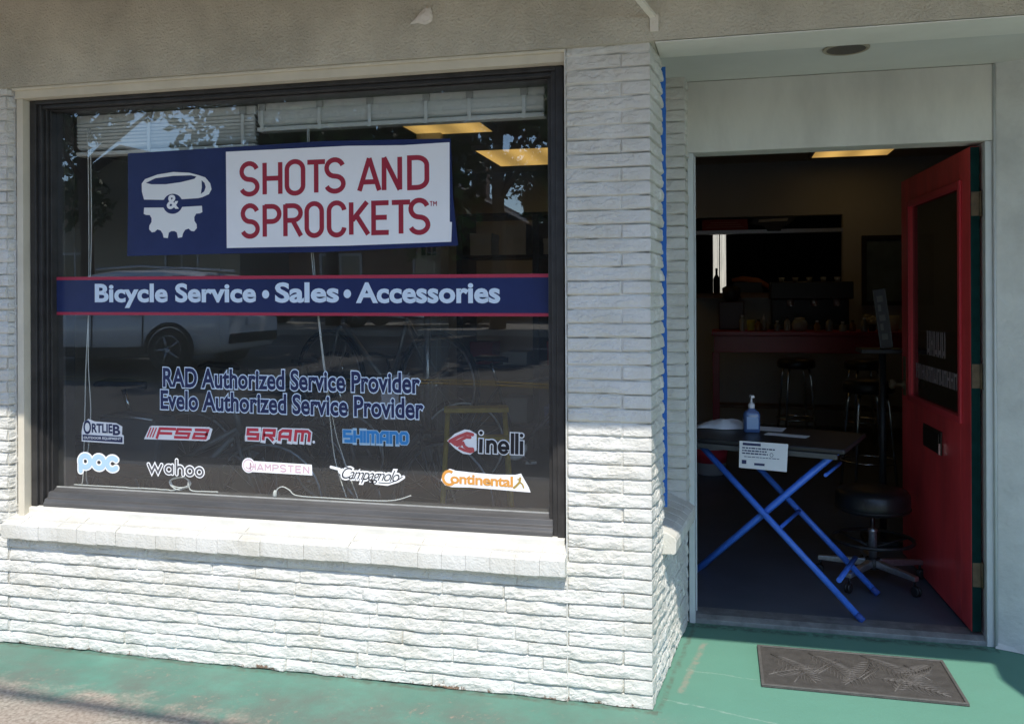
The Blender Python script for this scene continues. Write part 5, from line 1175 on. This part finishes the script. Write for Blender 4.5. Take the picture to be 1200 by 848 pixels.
def tree(label, loc, h, r, seed, leaf, n=5200, zr=.75):
    t = thing('street_tree', label, 'tree', loc, 0, 'trees across the street'); rr = random.Random(seed); np.random.seed(seed)
    tk = MB(); th_ = h*.42; tk.tube([(0, 0, -.2), (.05, .03, th_*.5), (-.03, .08, th_), (.1, 0, h*.7)], [.22, .17, .14, .06], 10)
    for k in range(7):
        a = rr.uniform(0, 6.28); z = th_*rr.uniform(.75, 1.25); tk.tube([(0, 0, z), (r*.35*math.cos(a), r*.35*math.sin(a), z+r*.35), (r*.7*math.cos(a), r*.7*math.sin(a), z+r*.7)], [.08, .055, .02], 6)
    tk.build('trunk', BARK, t)
    # clumped leaf cards
    cl = []
    for k in range(34):
        u_ = np.random.normal(size=3); u_ /= np.linalg.norm(u_); q = np.random.rand()**.45
        cl.append((u_*q*np.array([r, r, r*zr]) + np.array([0, 0, h-r*zr*.95]), rr.uniform(.35, .8)*r*.42))
    cr_ = MB(); per = n//len(cl)
    for c_, s_ in cl:
        P = np.random.normal(size=(per, 3)); P = P/np.linalg.norm(P, axis=1)[:, None]*(np.random.rand(per, 1)**.35)*s_ + c_
        for p in P:
            u_ = np.random.normal(size=3); u_ /= np.linalg.norm(u_); v_ = np.cross(u_, np.random.normal(size=3)); v_ /= np.linalg.norm(v_); sz = rr.uniform(.09, .21)
            cr_.add([p-u_*sz, p+v_*sz*.55, p+u_*sz, p-v_*sz*.55], [(0, 1, 2, 3)])
    cr_.build('crown', leaf, t)
tree('tall leafy tree mirrored at right in the window', (-4.9, -16.9, gz(-17)+.1), 9.6, 3.9, 1, LEAF, 9500, 1.0)
tree('broad leafy tree mirrored behind the banner', (-10.2, -18.9, gz(-20)+.1), 9.6, 4.2, 2, LEAF2, 9500, .95)
tree('loose leafy tree mirrored at upper left of the window', (-16.8, -17.4, gz(-17)+.1), 10.8, 3.3, 3, LEAF, 8500, .8)
tree('dense dark tree mirrored far left', (-23, -21.5, gz(-21)+.1), 10.2, 4.2, 4, LEAF2, 7000, .95)
tree('dark bushy tree mirrored at the right edge of the window', (-1.9, -17.9, gz(-18)+.1), 8.0, 3.0, 8, LEAF2, 8000, 1.1)
tree('small rounded tree further along the street to the right', (4.6, -18.4, gz(-18)+.1), 7.2, 2.8, 5, LEAF2, 5200, .9)
tree('tall back garden tree rising behind the brown brick house', (-7.5, -37, gz(-37)+.1), 14, 5.5, 6, LEAF2, 8000, 1.0)
tree('tall back garden tree rising behind the beige gabled house', (-17, -38, gz(-38)+.1), 13.5, 6, 7, LEAF2, 8000, 1.0)

def house(label, loc, W2, D2, Hw, Hr, wall, dark_open=False, wins=()):
    t = thing('house', label, 'building', loc, 0, 'buildings across the street')
    wb = MB(); wb.box((-W2, -D2, -.5), (W2, 0, Hw)); wb.prism([(-W2, Hw), (W2, Hw), (0, Hw+Hr)], 'y', -D2+.002, -.002); wb.build('wall', wall, t)
    rf = MB()
    for s in (-1, 1):
        n_ = Vector((s*Hr, 0, W2)).normalized()*.14; e = .35
        rf.add([(s*(W2+e), .4, Hw-Hr*e/W2), (0, .4, Hw+Hr), (0, -D2-.4, Hw+Hr), (s*(W2+e), -D2-.4, Hw-Hr*e/W2), (s*(W2+e)+n_.x, .4, Hw-Hr*e/W2+n_.z), (0, .4, Hw+Hr+.16), (0, -D2-.4, Hw+Hr+.16), (s*(W2+e)+n_.x, -D2-.4, Hw-Hr*e/W2+n_.z)], [(0, 1, 2, 3), (4, 7, 6, 5), (0, 4, 5, 1), (3, 2, 6, 7), (0, 3, 7, 4)])
    rfo = rf.build('roof', ROOFM, t)
    MB().box((W2*.4, -D2*.4, Hw+Hr*.3), (W2*.4+.6, -D2*.4+.6, Hw+Hr+.6)).build('chimney', BRICKB, rfo)
    for (x, z, w_, h_) in wins:
        f = MB(); f.box((x-w_-.08, .0, z-.08), (x+w_+.08, .05, z)); f.box((x-w_-.08, .0, z+h_), (x+w_+.08, .05, z+h_+.08)); f.box((x-w_-.08, 0, z), (x-w_, .05, z+h_)); f.box((x+w_, 0, z), (x+w_+.08, .05, z+h_)); f.box((x-.03, 0.0, z), (x+.03, .04, z+h_))
        fo = f.build('window', PAPER, t); bx((x-w_, .003, z), (x+w_, .02, z+h_)).build('pane', DARKGL, fo)
    return t
hz = gz(-24)+.13
house('beige gabled house mirrored at left in the window', (-20.5, -24, hz), 4.4, 9, 3.4, 2.6, BEIGEB, wins=((-2.2, 1.0, .6, 1.3), (2.1, 1.0, .6, 1.3)))
house('brown brick building mirrored in the middle of the window', (-10.5, -25, hz), 4.2, 9, 3.2, 2.2, BRICKB, wins=((-2.2, .9, .7, 1.3), (1.2, .9, .7, 1.3)))
cp = thing('carport', 'dark open carport mirrored at right in the window', 'building', (-4.6, -22, hz-.03), 0)
MB().box((-3.6, -6, 2.5), (3.6, 0, 2.9)).build('roof', mat('dark_fascia', (.045, .04, .035), .8), cp)
cpw = MB(); cpw.box((-3.6, -6, -.3), (3.6, -5.8, 2.499)); cpw.box((-3.6, -5.8, -.3), (-3.45, 0, 2.499)); cpw.box((3.45, -5.8, -.3), (3.6, 0, 2.499)); cpw.build('wall', mat('dark_brown_boards', (.06, .045, .035), .85), cp)
for x in (-1.2, 1.2): bx((x-.08, -.2, -.3), (x+.08, -.05, 2.499)).build('post', WOODM, cp)
house('pale house further along the street at right', (4.6, -24, hz), 4.0, 9, 3.2, 2.2, BEIGEB, wins=((-2.0, .9, .7, 1.3), (2.0, .9, .7, 1.3)))
# overhead wire that draws the thin shadow on the pavement, on two poles
upo = []
for x, lab in ((-16, 'brown timber utility pole down the street at left'), (16, 'brown timber utility pole up the street at right')):
    t = thing('utility_pole', lab, 'pole', (x, -3.9-.058*0, -.13), 0, 'utility poles along the kerb'); MB().tube([(0, 0, 0), (0, 0, 7.6)], [.15, .11], 12).build('shaft', WOODM, t); bx((-.06, -.8, 6.9), (.06, .8, 7.02)).build('crossarm', WOODM, t)
wy = lambda x: -.52 - .058*(x+.0)
zc_ = 5.6; dy_ = -zc_/1.424; dx_ = zc_/1.424*math.tan(AZ)
wv = MB().tube([(x+dx_, wy(x)+dy_, zc_) for x in (-16.5, -8, 0, 8, 14.5)], .028, 8)
tag(wv.build('overhead_cable', BLACKP), 'black overhead cable running along the street', 'cable')
